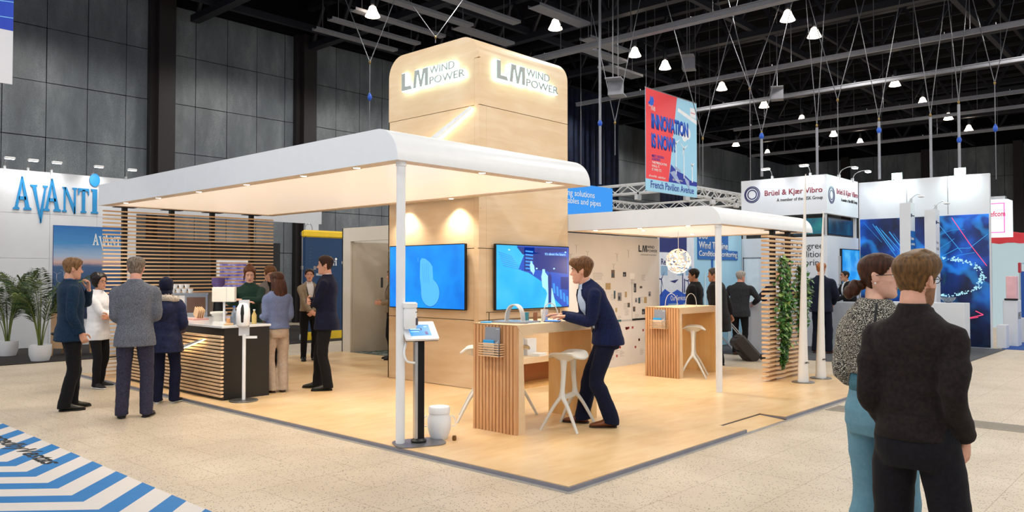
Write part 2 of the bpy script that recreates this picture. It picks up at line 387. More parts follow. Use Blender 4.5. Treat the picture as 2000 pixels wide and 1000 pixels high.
def person(label, loc, rz, H=1.75, sex='m', q=1.0, lean=0, twist=0, roll=0, pel=(0, 0, 0), feet=((-.10, 0, 10), (.10, 0, -10)), wr=None, el=None, hd=None, pn=None, curl=.35,
           hy=0, hp=0, hr=0, skin='#d8a286', top=None, shirt=None, trs=None, shoe=None, hair=None, wide=0, group=None, knee=None, face=True, lash=False, sc=1.0, extras=None, spec_off=.004, lift=(0, 0), bulk=1.0, beard=None, kn=None):
    k = H/1.75; f = sex == 'f'; P = V(pel); sm = skinmat(skin)
    sh = (.172 if f else .19)*bulk; ca = (.90 if f else 1.0)*bulk
    L_, T_, R_ = math.radians(lean), math.radians(twist), math.radians(roll)
    piv = V((0, 0, .95))
    def W(p, full=False):
        p = V(p); t = 1 if full else smooth01((p.z-.90)/.34)
        if lean or twist or roll: p = piv+Matrix.Rotation(T_*t, 3, 'Z') @ Matrix.Rotation(-L_*t, 3, 'X') @ Matrix.Rotation(R_*t, 3, 'Y') @ (p-piv)
        return p+P
    Minv = (Matrix.Rotation(T_, 3, 'Z') @ Matrix.Rotation(-L_, 3, 'X') @ Matrix.Rotation(R_, 3, 'Y')).inverted()
    def Winv(p): return piv+Minv @ (V(p)-P-piv)
    # joints
    wr = wr or ((-.235, .03, .86), (.235, .03, .86)); el = el or ((-.6, -1, 0), (.6, -1, 0))
    S = [W((s*sh, -.005, 1.405)) for s in (-1, 1)]
    arms = []
    for i in (0, 1):
        e, w = ik(S[i], wr[i], .285, .26, el[i]); arms.append((S[i], e, w))
    hd = hd or (None, None); pn = pn or (None, None); HD = []
    for i in (0, 1):
        d = V(hd[i]) if hd[i] else (arms[i][2]-arms[i][1]).normalized(); HD.append((d, V(pn[i]) if pn[i] else V((1 if i == 0 else -1, 0.15, 0))))
    hips = [V((s*.088, 0, .90))+P for s in (-1, 1)]; legs = []
    for i in (0, 1):
        fx, fy, fa = feet[i]; a = V((fx, fy-.045*0, .085+lift[i])); d = V((-math.sin(math.radians(fa)), math.cos(math.radians(fa)), 0))
        kp = kn[i] if kn else d
        kne, an = ik(hips[i], a, .415, .407, kp); legs.append((hips[i], kne, V((fx, fy, .085+lift[i])), d))
    # head frame
    nb = W((0, -.012, 1.475)); hc = W((0, .018, 1.478))+V((0, .012+.04*math.sin(L_), .152-.02*(1-math.cos(L_)))) if lean else V((0, .02, 1.632))+P
    hm = Matrix.Translation(hc) @ Matrix.Rotation(math.radians(hy), 4, 'Z') @ Matrix.Rotation(-math.radians(hp), 4, 'X') @ Matrix.Rotation(math.radians(hr), 4, 'Y') @ Matrix.Scale(.965 if f else 1.0, 4)
    h = remesh(head_mb(sex, hm.inverted() @ nb), .0052*q, 2)
    V_, F_, MI = [], [], []
    def take(me, mi, M=None):
        o = len(V_)
        V_.extend([(M @ v.co if M else v.co.copy()) for v in me.vertices]); F_.extend([tuple(i+o for i in p.vertices) for p in me.polygons])
        MI.extend(mi if isinstance(mi, list) else [mi]*len(me.polygons)); bpy.data.meshes.remove(me)
    for v in h.vertices:          # eye sockets
        for s in (-1, 1):
            d = (v.co-V((s*.031, .082, .010))).length
            if d < .022: v.co.y -= .011*smooth01(1-d/.022)
    mi = []
    for p in h.polygons:
        c = p.center; j = 0
        if c.y > .082 and abs(c.x) < .023 and -.074 < c.z < -.048 and (abs(c.z+.061) < .0125*(1-(c.x/.026)**2)): j = 1
        elif beard and c.z < -.028 and c.y > -.03-c.z*.2 and c.z > -.125 and not (c.y > .085 and c.z > -.05 and abs(c.x) < .02): j = 2
        mi.append(j)
    take(h, mi, hm)
    hand = MB()
    for i in (0, 1):
        s = -1 if i == 0 else 1; _, e, w = arms[i]
        hand.tube([lerp(e, w, .45), lerp(e, w, .75), w], [.036*ca, .030*ca, .0245*ca], n=14)
        hand_mb(hand, s, w, HD[i][0], HD[i][1], curl[i] if isinstance(curl, (list, tuple)) else curl)
    take(remesh(hand, .0042*max(1, q), 1), 0)
    tr = MB()
    tr.loft([sring(z, a*ca*(1.0 if z > 1 else (1.12 if f else 1)), b, y, 24, 2.2, W) for z, a, b, y in
             ((.80, .12, .085, 0), (.90, .155, .1, -.005), (1.02, .145, .09, 0), (1.12, .135, .085, 0), (1.25, .14, .085, 0), (1.36, .135, .08, -.008), (1.42, .10, .06, -.012), (1.47, .05, .05, -.012))])
    for i in (0, 1):
        a, e, w = arms[i]; tr.tube(*cat([W((0, 0, 1.38)), a, e, w], [.03, .030*ca, .027*ca, .022*ca]), n=12)
        a, kn_, an, d = legs[i]; tr.tube(*cat([a+V((0, 0, .02)), lerp(a, kn_, .3), kn_, lerp(kn_, an, .35)-d*.012, an, an-V((0, 0, .04))], [.07, .07, .05, .048, .034, .034]), n=12)
        tr.loft([[an+d*y+V((d.y, -d.x, 0))*w_*math.cos(t)+V((0, 0, z+hh*math.sin(t)-.085)) for t in [2*PI*j/10 for j in range(10)]] for y, w_, hh, z in ((-.06, .02, .02, .04), (-.03, .03, .035, .045), (.06, .036, .025, .035), (.14, .034, .016, .026), (.175, .016, .01, .022))])
    take(remesh(tr, .016, 1), 0)
    me = bpy.data.meshes.new('person'); me.from_pydata([v*k for v in V_], [], F_)
    for m in (sm, LIPF if f else LIP, beard or sm): me.materials.append(m)
    me.polygons.foreach_set('material_index', MI); me.polygons.foreach_set('use_smooth', [True]*len(F_)); me.update()
    root = obj('person', me, None, loc, rz); tag(root, label, 'person', group)
    KM = Matrix.Scale(k, 4) @ hm
    if face:
        for s in (-1, 1):
            e = MB(); c = V((s*.031, .0645, .008))
            for j, (mt, r, y) in enumerate(((0, .0125, 0), (1, .0068, .0080))):
                e.mi = mt; e.ell(tuple(c+V((0, y, 0))), (r, r*.95, r*.74), 12, 8)
            e.v = [KM @ V(p) for p in e.v]; e.build('eye', [EYEW, IRIS], root, smooth=True)
            b = MB(); b.tube([(s*.014, .089, .030), (s*.030, .088, .037), (s*.048, .076, .033)], [.0025, .003, .0015] if f else [.0035, .0045, .002], 6); b.v = [KM @ V(p) for p in b.v]; b.build('eyebrow', BROW, root, smooth=True)
    if hair:
        hk = hair_obj(hair[0], hair[1], KM, root, hair[2] if len(hair) > 2 else 1.0)
    vx = .0105*max(.9, q)
    # trousers
    if trs:
        t = MB(); wd = wide
        t.loft([sring(z, a*(1.0 if not f else .97)*(.95+.05*bulk), b, y, 28, 2.3, W) for z, a, b, y in ((.80, .150, .115, -.005), (.86, .172, .125, -.010), (.93, .176, .125, -.010), (1.0, .165, .112, 0), (1.04, .158, .105, 0))])
        for i in (0, 1):
            a, kn_, an, d = legs[i]; s = -1 if i == 0 else 1
            t.tube(*cat([a+V((0, 0, .03)), lerp(a, kn_, .3)+V((s*.004, 0, 0)), kn_, lerp(kn_, an, .4)-d*.008, an+V((0, 0, .02))-d*.012, an+V((0, 0, -.05))-d*.014],
                        [.090, .089+wd*.15, .066+wd*.6, .062+wd*.85, (.056+wd, .058+wd), (.060+wd*1.1, .066+wd*1.1)]), n=20)
        m = remesh(t, vx, 3); wrinkle(m, .006, label.__len__()*1.7, (5, 5, 11)); finish(m, k, 'trousers', trs, root)
    if shoe:
        for i in (0, 1):
            a, kn_, an, d = legs[i]; r = V((d.y, -d.x, 0)); sd = MB(); so = MB()
            def sec(y, w_, z0, z1, n=14): return [V((an.x, an.y, lift[i]))+d*y+r*w_*math.cos(t)+V((0, 0, (z0+z1)/2+(z1-z0)/2*math.sin(t))) for t in [2*PI*j/n for j in range(n)]]
            sd.loft([sec(-.068, .012, .02, .05), sec(-.060, .030, .012, .062), sec(-.040, .037, .010, .075), sec(.0, .040, .010, .092), (sec(.045, .041, .010, .088)), sec(.09, .046, .010, .066), sec(.14, .045, .010, .053), sec(.175, .033, .012, .042), sec(.192, .012, .015, .032)])
            so.loft([sec(y, w_, 0, .022) for y, w_ in ((-.074, .015), (-.062, .036), (-.03, .042), (.03, .042), (.09, .050), (.145, .048), (.182, .034), (.198, .012))])
            for mm in (sd, so): mm.v = [V(p)*k for p in mm.v]
            o = sd.build('shoe', shoe[0], root, smooth=True); so.build('sole', shoe[1] if len(shoe) > 1 else shoe[0], o, smooth=50)
    def upper(off, hem, flare, zmax=1.53, sl=True, cuff=0, puff=0, collar=True):
        u = MB(); ww = .93 if f else 1.0
        prof = [(.78, .190, .138, -.008), (.90, .186, .134, -.008), (1.02, .165, .118, 0), (1.14, .160 if f else .172, .116, 0), (1.27, .178, .128 if not f else .132, .004), (1.36, .190, .122, -.004), (1.41, .190, .106, -.008), (1.445, .160, .090, -.010), (1.472, .112, .076, -.012), (1.495, .074, .066, -.012), (1.517, .064, .062, -.008)]
        rg = []
        def pr(z):
            for p, q_ in zip(prof, prof[1:]):
                if p[0] <= z <= q_[0]:
                    t_ = (z-p[0])/(q_[0]-p[0]); return [lerp(x, y, t_) for x, y in zip(p[1:], q_[1:])]
            return list(prof[0][1:])
        zs = [hem]+[p[0] for p in prof if p[0] > hem+.02 and p[0] <= zmax]
        for z in zs:
            a, b, y = pr(z); fl = flare*max(0, (1.05-z))
            rg.append(sring(z, a*ww*bulk+off+fl, b*(.5+.5*bulk)+off+fl, y, 32, 2.4, W))
        u.loft(rg)
        if sl:
            for i in (0, 1):
                s = -1 if i == 0 else 1; a, e, w = arms[i]; m_ = bulk*(.92 if f else 1)
                we = lerp(w, e, cuff)
                u.tube(*cat([W((s*.10, -.005, 1.375)), a+(e-a)*.06, lerp(a, e, .45), e, lerp(e, we, .5), we], [.045*m_+off, .049*m_+off, .052*m_+off+puff*.5, .045*m_+off+puff, .040*m_+off+puff, .033*m_+off*(.8 if not puff else .5)]), n=18)
        return u
    if top:
        kd = top.get('kind', 'blazer'); off = top.get('off', .014); hem = top.get('hem', .80)
        u = upper(off, hem, top.get('flare', .05), sl=True, cuff=top.get('cuff', .02), puff=top.get('puff', 0))
        m = remesh(u, vx, 3); wrinkle(m, top.get('amp', .007), H*13+len(label))
        vd = top.get('v')
        bvhm = m
        if vd:
            zb, w0 = vd[:2]; vx_ = vd[2] if len(vd) > 2 else .85; bm = bmesh.new(); bm.from_mesh(m); kill = []
            for fc in bm.faces:
                c = Winv(fc.calc_center_median())
                if 0 < c.y < .17 and c.z > zb and abs(c.x) < w0*min(1, (c.z-zb)/(1.46-zb))**vx_*(1-max(0, (w0-.06)/w0)*smooth01((c.z-1.33)/.13))+.004: kill.append(fc)
            bmesh.ops.delete(bm, geom=kill, context='FACES'); bm.to_mesh(m); bm.free()
            # lapels lie along the opening
            pts = [(Winv(v.co), v.co.copy(), v.normal.copy()) for v in m.vertices]; fr_ = [p for p in pts if .0 < p[0].y < .17 and abs(p[0].x) < .2 and p[0].z > zb-.05]
            for s in (-1, 1):
                lm = MB(); ri = []
                for j in range(9):
                    z = zb+(1.47-zb)*j/8; x0 = s*(w0*(j/8)**vx_*(1-max(0, (w0-.06)/w0)*smooth01((z-1.33)/.13))+.002); wl = .055*math.sin(PI*min(1, .15+j/9.5))+.006
                    row = []
                    for q_ in (0, .5, 1):
                        x = x0+s*wl*q_
                        b_ = min(fr_, key=lambda p: (p[0].x-x)**2+(p[0].z-z)**2)
                        row.append(b_[1]+b_[2]*(.004+.004*(q_ > .2)))
                    ri.append(row)
                lm.loft([r_+[p-(hm.to_3x3() @ V((0, .004, 0)) if False else W((0, .006, 1.3), True)-W((0, 0, 1.3), True)) for p in reversed(r_)] for r_ in ri])
                lm.v = [V(p)*k for p in lm.v]; lm.build('lapel', top.get('lapel', top['mat']), root, smooth=50)
        finish(m, k, kd, top['mat'], root)
        if top.get('collar'):
            cm = MB(); n = 24; rings = []
            for z, r0, r1 in ((1.468, .078, .074), (1.505, .068, .070), (1.512, .063, .066), (1.49, .060, .062)):
                rings.append([W((r0*math.sin(a), -.012+r1*math.cos(a)*1.0, z+.012*(1-math.cos(a))*.5-.03*smooth01(math.cos(a)*1.3)*(1 if vd else .4))) for a in [2*PI*j/n for j in range(n)]])
            cm.loft(rings, caps=False); cm.v = [V(p)*k for p in cm.v]; cm.build('collar', top['collar'], root, smooth=True)
    if shirt:
        u = upper(spec_off, 1.0, 0, sl=False); m = remesh(u, vx, 3)
        bm = bmesh.new(); bm.from_mesh(m); bmesh.ops.delete(bm, geom=[fc for fc in bm.faces if Winv(fc.calc_center_median()).y < .03], context='FACES'); bm.to_mesh(m); bm.free()
        finish(m, k, 'shirt', shirt, root)
        cm = MB(); n = 24
        cm.loft([[W((r0*math.sin(a), -.008+r1*math.cos(a), z-.028*smooth01(math.cos(a)*1.3))) for a in [2*PI*j/n for j in range(n)]] for z, r0, r1 in ((1.47, .066, .066), (1.522, .061, .063), (1.528, .057, .059), (1.49, .052, .054))], caps=False)
        cm.v = [V(p)*k for p in cm.v]; cm.build('shirt_collar', shirt, root, smooth=True)
    if extras: extras(root, k, W, hm, KM, arms, legs)
    return root
def glasses(col):
    def go(root, k, W, hm, KM, arms, legs):
        g = MB()
        for s in (-1, 1):
            g.tube([(s*.033+.021*math.cos(a), .094-.006*abs(math.sin(a))*0, .008+.017*math.sin(a)) for a in [2*PI*j/14 for j in range(15)]], .0018, 6)
            g.tube([(s*.054, .092, .012), (s*.080, .06, .013), (s*.086, -.01, .010)], .0018, 6)
        g.tube([(-.012, .095, .012), (0, .100, .014), (.012, .095, .012)], .0018, 6)
        g.v = [KM @ V(p) for p in g.v]; g.build('glasses', col, root, smooth=True)
    return go
# ------------------------------------------------------------------ hall shell
def terrazzo():
    m, nt, b = newmat('terrazzo tiles'); co = coords(nt)
    vo = N(nt, 'ShaderNodeTexVoronoi', Scale=56.0); nt.links.new(co, vo.inputs['Vector'])
    nz = N(nt, 'ShaderNodeTexNoise', Scale=1.3, Detail=4.0); nt.links.new(co, nz.inputs['Vector'])
    nf = N(nt, 'ShaderNodeTexNoise', Scale=26.0, Detail=2.0); nt.links.new(co, nf.inputs['Vector'])
    base = ramp(nt, nz.outputs['Fac'], [(.3, lin('#c6b69f')), (.7, lin('#d6c7b1'))])
    sepc = N(nt, 'ShaderNodeSeparateColor'); nt.links.new(vo.outputs['Color'], sepc.inputs[0])
    chip = ramp(nt, vo.outputs['Distance'], [(.0, (1, 1, 1)), (.26, (1, 1, 1)), (.32, (0, 0, 0))])
    pick = ramp(nt, sepc.outputs[0], [(.0, (1, 1, 1)), (.48, (1, 1, 1)), (.52, (0, 0, 0))])
    mu = N(nt, 'ShaderNodeMath', operation='MULTIPLY'); nt.links.new(chip, mu.inputs[0]); nt.links.new(pick, mu.inputs[1])
    cc = ramp(nt, sepc.outputs[1], [(.0, lin('#3c3228')), (.45, lin('#6d5c48')), (.8, lin('#8a7a66')), (1, lin('#a89a86'))])
    mx = N(nt, 'ShaderNodeMix', data_type='RGBA'); nt.links.new(mu.outputs[0], mx.inputs[0]); nt.links.new(base, mx.inputs[6]); nt.links.new(cc, mx.inputs[7])
    br = N(nt, 'ShaderNodeTexBrick', Scale=1.0); br.inputs['Mortar Size'].default_value = .004; br.inputs['Brick Width'].default_value = .6; br.inputs['Row Height'].default_value = .6
    br.offset = .5; br.inputs['Color1'].default_value = br.inputs['Color2'].default_value = (1, 1, 1, 1); br.inputs['Mortar'].default_value = (.74, .70, .64, 1)
    nt.links.new(co, br.inputs['Vector'])
    mm = N(nt, 'ShaderNodeMix', data_type='RGBA', blend_type='MULTIPLY'); mm.inputs[0].default_value = 1
    nt.links.new(mx.outputs[2], mm.inputs[6]); nt.links.new(br.outputs['Color'], mm.inputs[7])
    nt.links.new(mm.outputs[2], b.inputs['Base Color']); setin(b, 'Roughness', .42); setin(b, 'Specular IOR Level', .35)
    return m
def hallwall():
    m, nt, b = newmat('acoustic panels'); co = coords(nt)
    nz = N(nt, 'ShaderNodeTexNoise', Scale=.9, Detail=7.0, Roughness=.65); nt.links.new(coords(nt, (1, 1, .35)), nz.inputs['Vector'])
    fi = N(nt, 'ShaderNodeTexNoise', Scale=60.0, Detail=2.0); nt.links.new(co, fi.inputs['Vector'])
    mx = N(nt, 'ShaderNodeMix', data_type='FLOAT'); mx.inputs[0].default_value = .3; nt.links.new(nz.outputs['Fac'], mx.inputs[2]); nt.links.new(fi.outputs['Fac'], mx.inputs[3])
    nt.links.new(ramp(nt, mx.outputs[0], [(.35, lin('#4c5257')), (.5, lin('#646b71')), (.66, lin('#8a9295'))]), b.inputs['Base Color'])
    setin(b, 'Roughness', .48); setin(b, 'Specular IOR Level', .5); return m
HW = hallwall(); HWD = plain('black steel column', '#1d1517', .55, var=.1)
struct(MB().box((-14, -16, -.2), (52, 21, 0)).build('floor', terrazzo()))
def panels(name, frame, n, w, h, z0, rows, gap=.02):
    """a wall of offset acoustic sheets over a dark backing"""
    b = MB(); r = random.Random(5); o, X, Y, Nn = [V(a) for a in frame]
    for i in range(n):
        for j in range(rows):
            d = .02+.02*r.random()
            b.prism([(i*w+gap/2, z0+j*h+gap/2), ((i+1)*w-gap/2, z0+j*h+gap/2), ((i+1)*w-gap/2, z0+(j+1)*h-gap/2), (i*w+gap/2, z0+(j+1)*h-gap/2)], frame, d)
    return struct(b.build(name, HW))
struct(MB().box((-14, 20.05, 0), (20, 20.3, 9.9)).box((-14, 19.75, 9.9), (52, 20.3, 12)).build('wall_left', CEILM))
panels('wall_left_panel', fr((-14.2, 20.05, 0), FY), 32, 1.045, 1.5, -.63, 7)
for i, x in enumerate((-9.7, -4.7, 5.36, 10.3)):
    struct(MB().box((x, 19.55, 0), (x+.5, 20.05, 9.9)).box((x-.14, 19.8, 0), (x, 20.05, 9.9), ).build(f'trim_{i+1}', HWD))
struct(MB().box((50, -16, 0), (50.3, 21, 12)).build('wall_back', CEILM))
panels('wall_back_panel', fr((50, 21, 0), FX), 24, 1.5, 1.9, 0, 5)
for i, y in enumerate((-10, -5, 0, 5, 10, 15)): struct(MB().box((49.6, y, 0), (50, y+.5, 9.6)).build(f'trim_{i+5}', HWD))
panels('wall_left_far_panel', fr((27.6, 19.5, 0), FY), 16, 1.4, 1.9, 0, 5)
struct(MB().box((20, 19.5, 0), (52, 19.75, 12)).build('wall_left_far', CEILM))
struct(MB().box((-14, -16, 11.6), (52, 21, 11.9)).build('ceiling', CEILM))
# navy stage curtain with deep folds
CURT = cloth('navy curtain', '#16203a', '#0d1426', 3, .8, .1)
def curtain(x0, x1, y, z1, label):
    n = int((x1-x0)/.05); b = MB(); fs = [x0+(x1-x0)*i/n for i in range(n+1)]
    off = [.11*math.sin(i*.8)+.05*math.sin(i*1.9+1) for i in range(n+1)]
    b.loft([[(x, y+o, z) for x, o in zip(fs, off)] for z in (0, z1*.5, z1)], caps=False, closed=False)
    o = b.build('curtain', CURT, smooth=True); tag(o, label, 'curtain'); return o
curtain(19.8, 25.6, 17.2, 9.75, 'wide navy blue stage curtain beside the wooden tower')
curtain(29.4, 32.2, 17.2, 9.6, 'narrow navy curtain strip behind the red and blue hanging banner')
tag(MB().bar((19.6, 17.2, 9.8), (33, 17.2, 9.8), .1).build('curtain_rail', TRUSS), 'black rail carrying the navy stage curtains', 'rail')
# roof trusses: each is one welded thing running along the hall
def truss_y(x, y0, y1, zl=9.5, zu=10.9, step=1.6, w=.16, label=''):
    t = thing('roof_truss', label, 'truss', (x, 0, 0), 0, 'black roof trusses')
    MB().box((-.14, y0, zl-.1), (.14, y1, zl+.1)).box((-.14, y0, zu-.1), (.14, y1, zu+.1)).build('chord', TRUSS, t)
    b = MB(); n = int((y1-y0)/step)
    for i in range(n):
        a = y0+i*step; b.bar((0, a, zl), (0, a+step/2, zu), .1); b.bar((0, a+step/2, zu), (0, a+step, zl), .1)
    b.build('brace', TRUSS, t); return t
for i, x in enumerate((6.5, 10.6, 14.8, 19.5, 24.2, 29, 34, 39, 44)):
    truss_y(x, -14, 19.7, label='black lattice roof truss running across the dark ceiling of the hall')
b = MB()
for y in (-9, -3.5, 2, 7.6, 13.2, 18.2): b.box((-14, y-.08, 9.55), (50, y+.08, 9.75)); b.box((-14, y-.06, 10.8), (50, y+.06, 10.95))
struct(b.build('ceiling_beam', TRUSS))
b = MB()
for k in range(40):
    x = -8+k*1.45; b.box((x, -14, 11.0), (x+.06, 19.6, 11.12))
struct(b.build('ceiling_slat', plain('ceiling batten', '#1a1a20', .7)))
# galvanised power rails on short hangers
def rail(x, y0, y1, z, label, wd=.1):
    t = thing('power_rail', label, 'rail', (x, 0, z))
    MB().box((-wd/2, y0, -.05), (wd/2, y1, .05)).box((-wd*.75, y0, .05), (wd*.75, y1, .075)).build('rail', PIPE, t)
    n = int((y1-y0)/2.4)
    for i in range(n): MB().cyl((0, y0+1.2+i*2.4, .07), (0, y0+1.2+i*2.4, 11.6-z), .012, n=6).build('hanger', WIRE, t)
    c = MB()
    for i in range(n*2): c.box((-.03, y0+.6+i*1.2, .08), (.03, y0+.66+i*1.2, .15))
    c.build('clip', TRUSS, t)
for x, y0, y1, z, w, l in ((12.9, -10, 13, 8.0, .22, 'broad pale rail right of the wooden tower top'), (18.6, -12, 14.2, 8.0, .12, 'pale rail just above the red and blue banner'),
                        (22.5, -12, 13.2, 8.0, .13, 'pale rail crossing behind the red and blue banner'), (27.3, -12, 12.2, 8.0, .12, 'third pale rail from the banner towards the far wall'),
                        (35.0, -12, 15, 8.0, .12, 'thin pale rail furthest back below the roof'), (31.2, -12, 16, 8.2, .09, 'thin pale rail second furthest below the roof')):
    rail(x, y0, y1, z, l+' of the hall', w)
# cable trays / long light boxes running the other way near the wall
for i, (x, y, z, L, w) in enumerate(((8.2, 12.6, 8.9, 3.2, .3), (8.9, 11.2, 8.8, 3.0, .3), (8.4, 14.2, 9.0, 3.4, .26), (8.6, 15.6, 9.1, 3.4, .26), (9, 17.0, 9.2, 3.2, .25), (10.9, 9.7, 8.7, 2.2, .42), (13.0, 9.6, 8.3, 1.9, .4), (14.6, 10.9, 8.6, 2.2, .4), (16.4, 11.4, 8.5, 2.0, .5), (11.4, 13.2, 9.0, 2.4, .4))):
    t = thing('cable_tray', 'grey perforated tray hung flat below the black roof', 'tray', (x, y, z), 0, 'grey trays below the roof')
    MB().box((0, -w/2, 0), (L, w/2, .02)).box((0, -w/2, .02), (L, -w/2+.015, .08)).box((0, w/2-.015, .02), (L, w/2, .08)).build('tray', PIPE, t)
    [MB().cyl((q, 0, .02), (q, 0, 11.6-z), .012, n=6).build('hanger', WIRE, t) for q in (.3, L-.3)]
# bell lamps
LAMPSH = emis('lamp glass', '#ffe9d2', 6.0)
def bell(x, y, z):
    t = thing('bell_lamp', 'bright bell-shaped hall lamp hanging from the black roof', 'ceiling lamp', (x, y, z), 0, 'bell lamps below the roof')
    MB().lathe([(.05, .30), (.09, .27), (.13, .16), (.20, .02), (.21, 0), (.17, -.01), (.05, .0)], n=20).build('shade', LAMPSH, t, smooth=50)
    MB().lathe([(.03, .62), (.07, .60), (.07, .36), (.05, .33)], n=12).build('ballast', DKMET, t, smooth=50)
    MB().cyl((0, 0, .6), (0, 0, 11.6-z), .014, n=6).build('stem', DKMET, t)
    return t
BL = [(8.8, 13.84), (13.11, 10.77), (17.09, 10.63), (19.13, 10.72), (16.94, 5.4), (19.0, 5.44), (23.34, 10.73), (27.5, 10.9), (31.66, 10.93), (36.6, 11.25), (40.1, 11.08), (27.19, 5.53), (31.46, 5.67), (35.77, 5.7), (39.7, 5.7), (36.1, 16.45), (40.3, 16.5)]
b0 = bell(BL[0][0], BL[0][1], 8.85)
for x, y in BL[1:]: dup(b0, (x, y, 8.85), 0)
# bridle cables that carry the stands' hoists
def bridle(x, y, za, zb, sx, blue, label, dy=0, tube=False):
    t = thing('hoist_cable', label, 'cable', (x, y, 0))
    MB().cyl((0, 0, zb), (0, 0, za), .012, n=6).build('drop_cable', WIRE, t)
    if tube: MB().cyl((0, 0, zb), (0, 0, za-.05), .035, n=8).build('chain_bag', PIPE, t)
    b = MB()
    for s in (-1, 1): b.cyl((0, 0, za), (s*sx*.67, -s*sx*.74, 9.4), .011, n=6)
    b.build('bridle', WIRE, t)
    b = MB().ell((0, 0, za), (.03, .03, .05), 10, 6); b.build('shackle', plain('brass shackle', '#8a7448', .4, .8), t, smooth=True)
    if blue is not None: MB().lathe([(.02, -.10), (.05, -.06), (.06, .0), (.035, .06), (.015, .10)], (0, 0, blue), 12).build('hoist_hook', plain('hoist blue', '#1d57c4', .4), t, smooth=True)
BR = [(7.69, 12.5, 7.09, 5.2, .9, 6.2, 0, 'left of the wooden tower above the white canopy'), (8.83, 11.26, 7.74, 7.6, 1.2, None, 0, 'touching the top edge of the wooden tower'), (11.67, 8.13, 8.9, 3.95, .1, 5.53, 1, 'in front of the navy curtain beside the tower'), (11.93, 7.85, 5.53, 4.7, .8, None, 0, 'between the navy curtain and the red banner'),
      (14.46, 5.07, 5.27, 4.15, 1.0, 5.2, 1, 'nearest to the white corner sign with the ring logo'), (15.42, 4.02, 5.46, 4.15, .3, None, 1, 'above the right end of the white corner sign'), (15.78, 3.62, 6.12, 4.15, .9, None, 0, 'second behind the white corner sign'),
      (16.49, 2.84, 5.62, 4.08, .7, 5.35, 1, 'left of the bright floodlight over the blue graphic wall'), (17.38, 1.86, 5.73, 4.08, .5, None, 1, 'over the middle of the blue graphic wall'), (17.87, 1.32, 6.06, 4.15, .3, 5.1, 1, 'over the right end of the blue graphic wall'),
      (18.5, .63, 6.56, 4.08, .7, 5.4, 0, 'rightmost near the glowing pink sign'), (13.45, 6.19, 5.13, 3.95, 1.1, None, 0, 'right beside the red and blue banner'), (16.2, 6.2, 6.9, 4.2, .9, None, 0, 'far behind the white corner sign')]
for x, y, za, zb, sx, bl, tu, l in BR: bridle(x, y, za, zb, sx, bl, 'steel hoist cable with spread bridle '+l, 0, tu)
for i, (x, y, z) in enumerate(((11.6, 7.6, 6.5), (17.0, 8.6, 8.4), (20.8, 7.4, 7.9))):
    t = thing('roof_bracket', ('grey double bracket hanging between tower and banner', 'grey stepped bracket hanging high right of the banner', 'grey stepped bracket hanging lower right of the banner')[i], 'bracket', (x, y, z), .4)
    MB().box((-.35, -.2, 0), (.0, .2, .03)).box((0, -.2, -.3), (.03, .2, .03)).box((0, -.2, -.33), (.4, .2, -.3)).build('plate', PIPE, t)
    MB().cyl((-.3, 0, 0), (-.3, 0, 11.6-z), .015, n=6).cyl((.35, 0, -.3), (.35, 0, 11.6-z), .015, n=6).build('rod', WIRE, t)
# ------------------------------------------------------------------ exhibition stand: floor, tower, canopies
t = thing('booth_platform', 'low plywood platform floor with grey aluminium edge under the wooden tower', 'platform')
def plat_mb(z0, z1, ins):
    i = ins; return MB().prism([(i, i), (2.96, i), (2.96, .32), (3.94, .32), (3.94, i), (7.95-i, i), (7.95-i, 9.98-i), (i, 9.98-i)], ((0, 0, z0), *FZ), z1-z0)
plat_mb(.038, .046, .012).build('plywood_deck', PLYFLOOR, t)
b = MB(); plat_mb(0, .037, .006)
b.prism([(0, 0), (2.955, 0), (2.955, .325), (3.945, .325), (3.945, 0), (7.95, 0), (7.95, 9.98), (0, 9.98)], ((0, 0, .012), *FZ), .0285, 0)
b.build('edge_trim', plain('grey edge trim', '#8d8c96', .45, .5), t)
MB().box((-.022, -.022, 0), (7.97, -.0, .014)).box((-.022, -.0, 0), (-.0, 10.0, .014)).build('base_trim', ALU, t)
MB().add([(2.97, -.02, .004), (3.93, -.02, .004), (3.93, .31, .03), (2.97, .31, .03), (2.97, -.02, 0), (3.93, -.02, 0), (3.93, .31, 0), (2.97, .31, 0)], [(0, 1, 2, 3), (0, 4, 5, 1), (1, 5, 6, 2), (2, 6, 7, 3), (3, 7, 4, 0), (4, 7, 6, 5)]).build('ramp', PLYFLOOR, t)
# tower: 2 x 2 m, 5 m tall, top edges rounded along the long sides
X0, X1, Y0, Y1, ZT, RR = 3.05, 5.03, 3.965, 5.94, 5.0, .33
tw = thing('booth_tower', 'tall birch plywood tower with rounded top rising from the platform', 'tower', (0, 0, 0))
def arc(cx, cz, r, a0, a1, n=10): return [(cx+r*math.cos(math.radians(a0+(a1-a0)*i/n)), cz+r*math.sin(math.radians(a0+(a1-a0)*i/n))) for i in range(n+1)]
def prof(i, zb): return [(Y0+i, zb)]+arc(Y0+RR, ZT-RR, RR-i, 180, 90)+arc(Y1-RR, ZT-RR, RR-i, 90, 0)+[(Y1-i, zb)]
FYZ = (V((0, 1, 0)), V((0, 0, 1)), V((1, 0, 0)))
MB().prism(prof(.02, .046), ((X0+.02, 0, 0), *FYZ), X1-X0-.022).build('core', plain('dark seam', '#3a2816', .8), tw)
G = .0045
b = MB()
for j, (za, zb) in enumerate(((.047, 1), (1, 2), (2, 3), (3, 4))):
    b.prism([(Y0+.095, za+G), (Y1, za+G), (Y1, zb-G), (Y0+.095, zb-G)], ((X0, 0, 0), *FYZ), .0195)
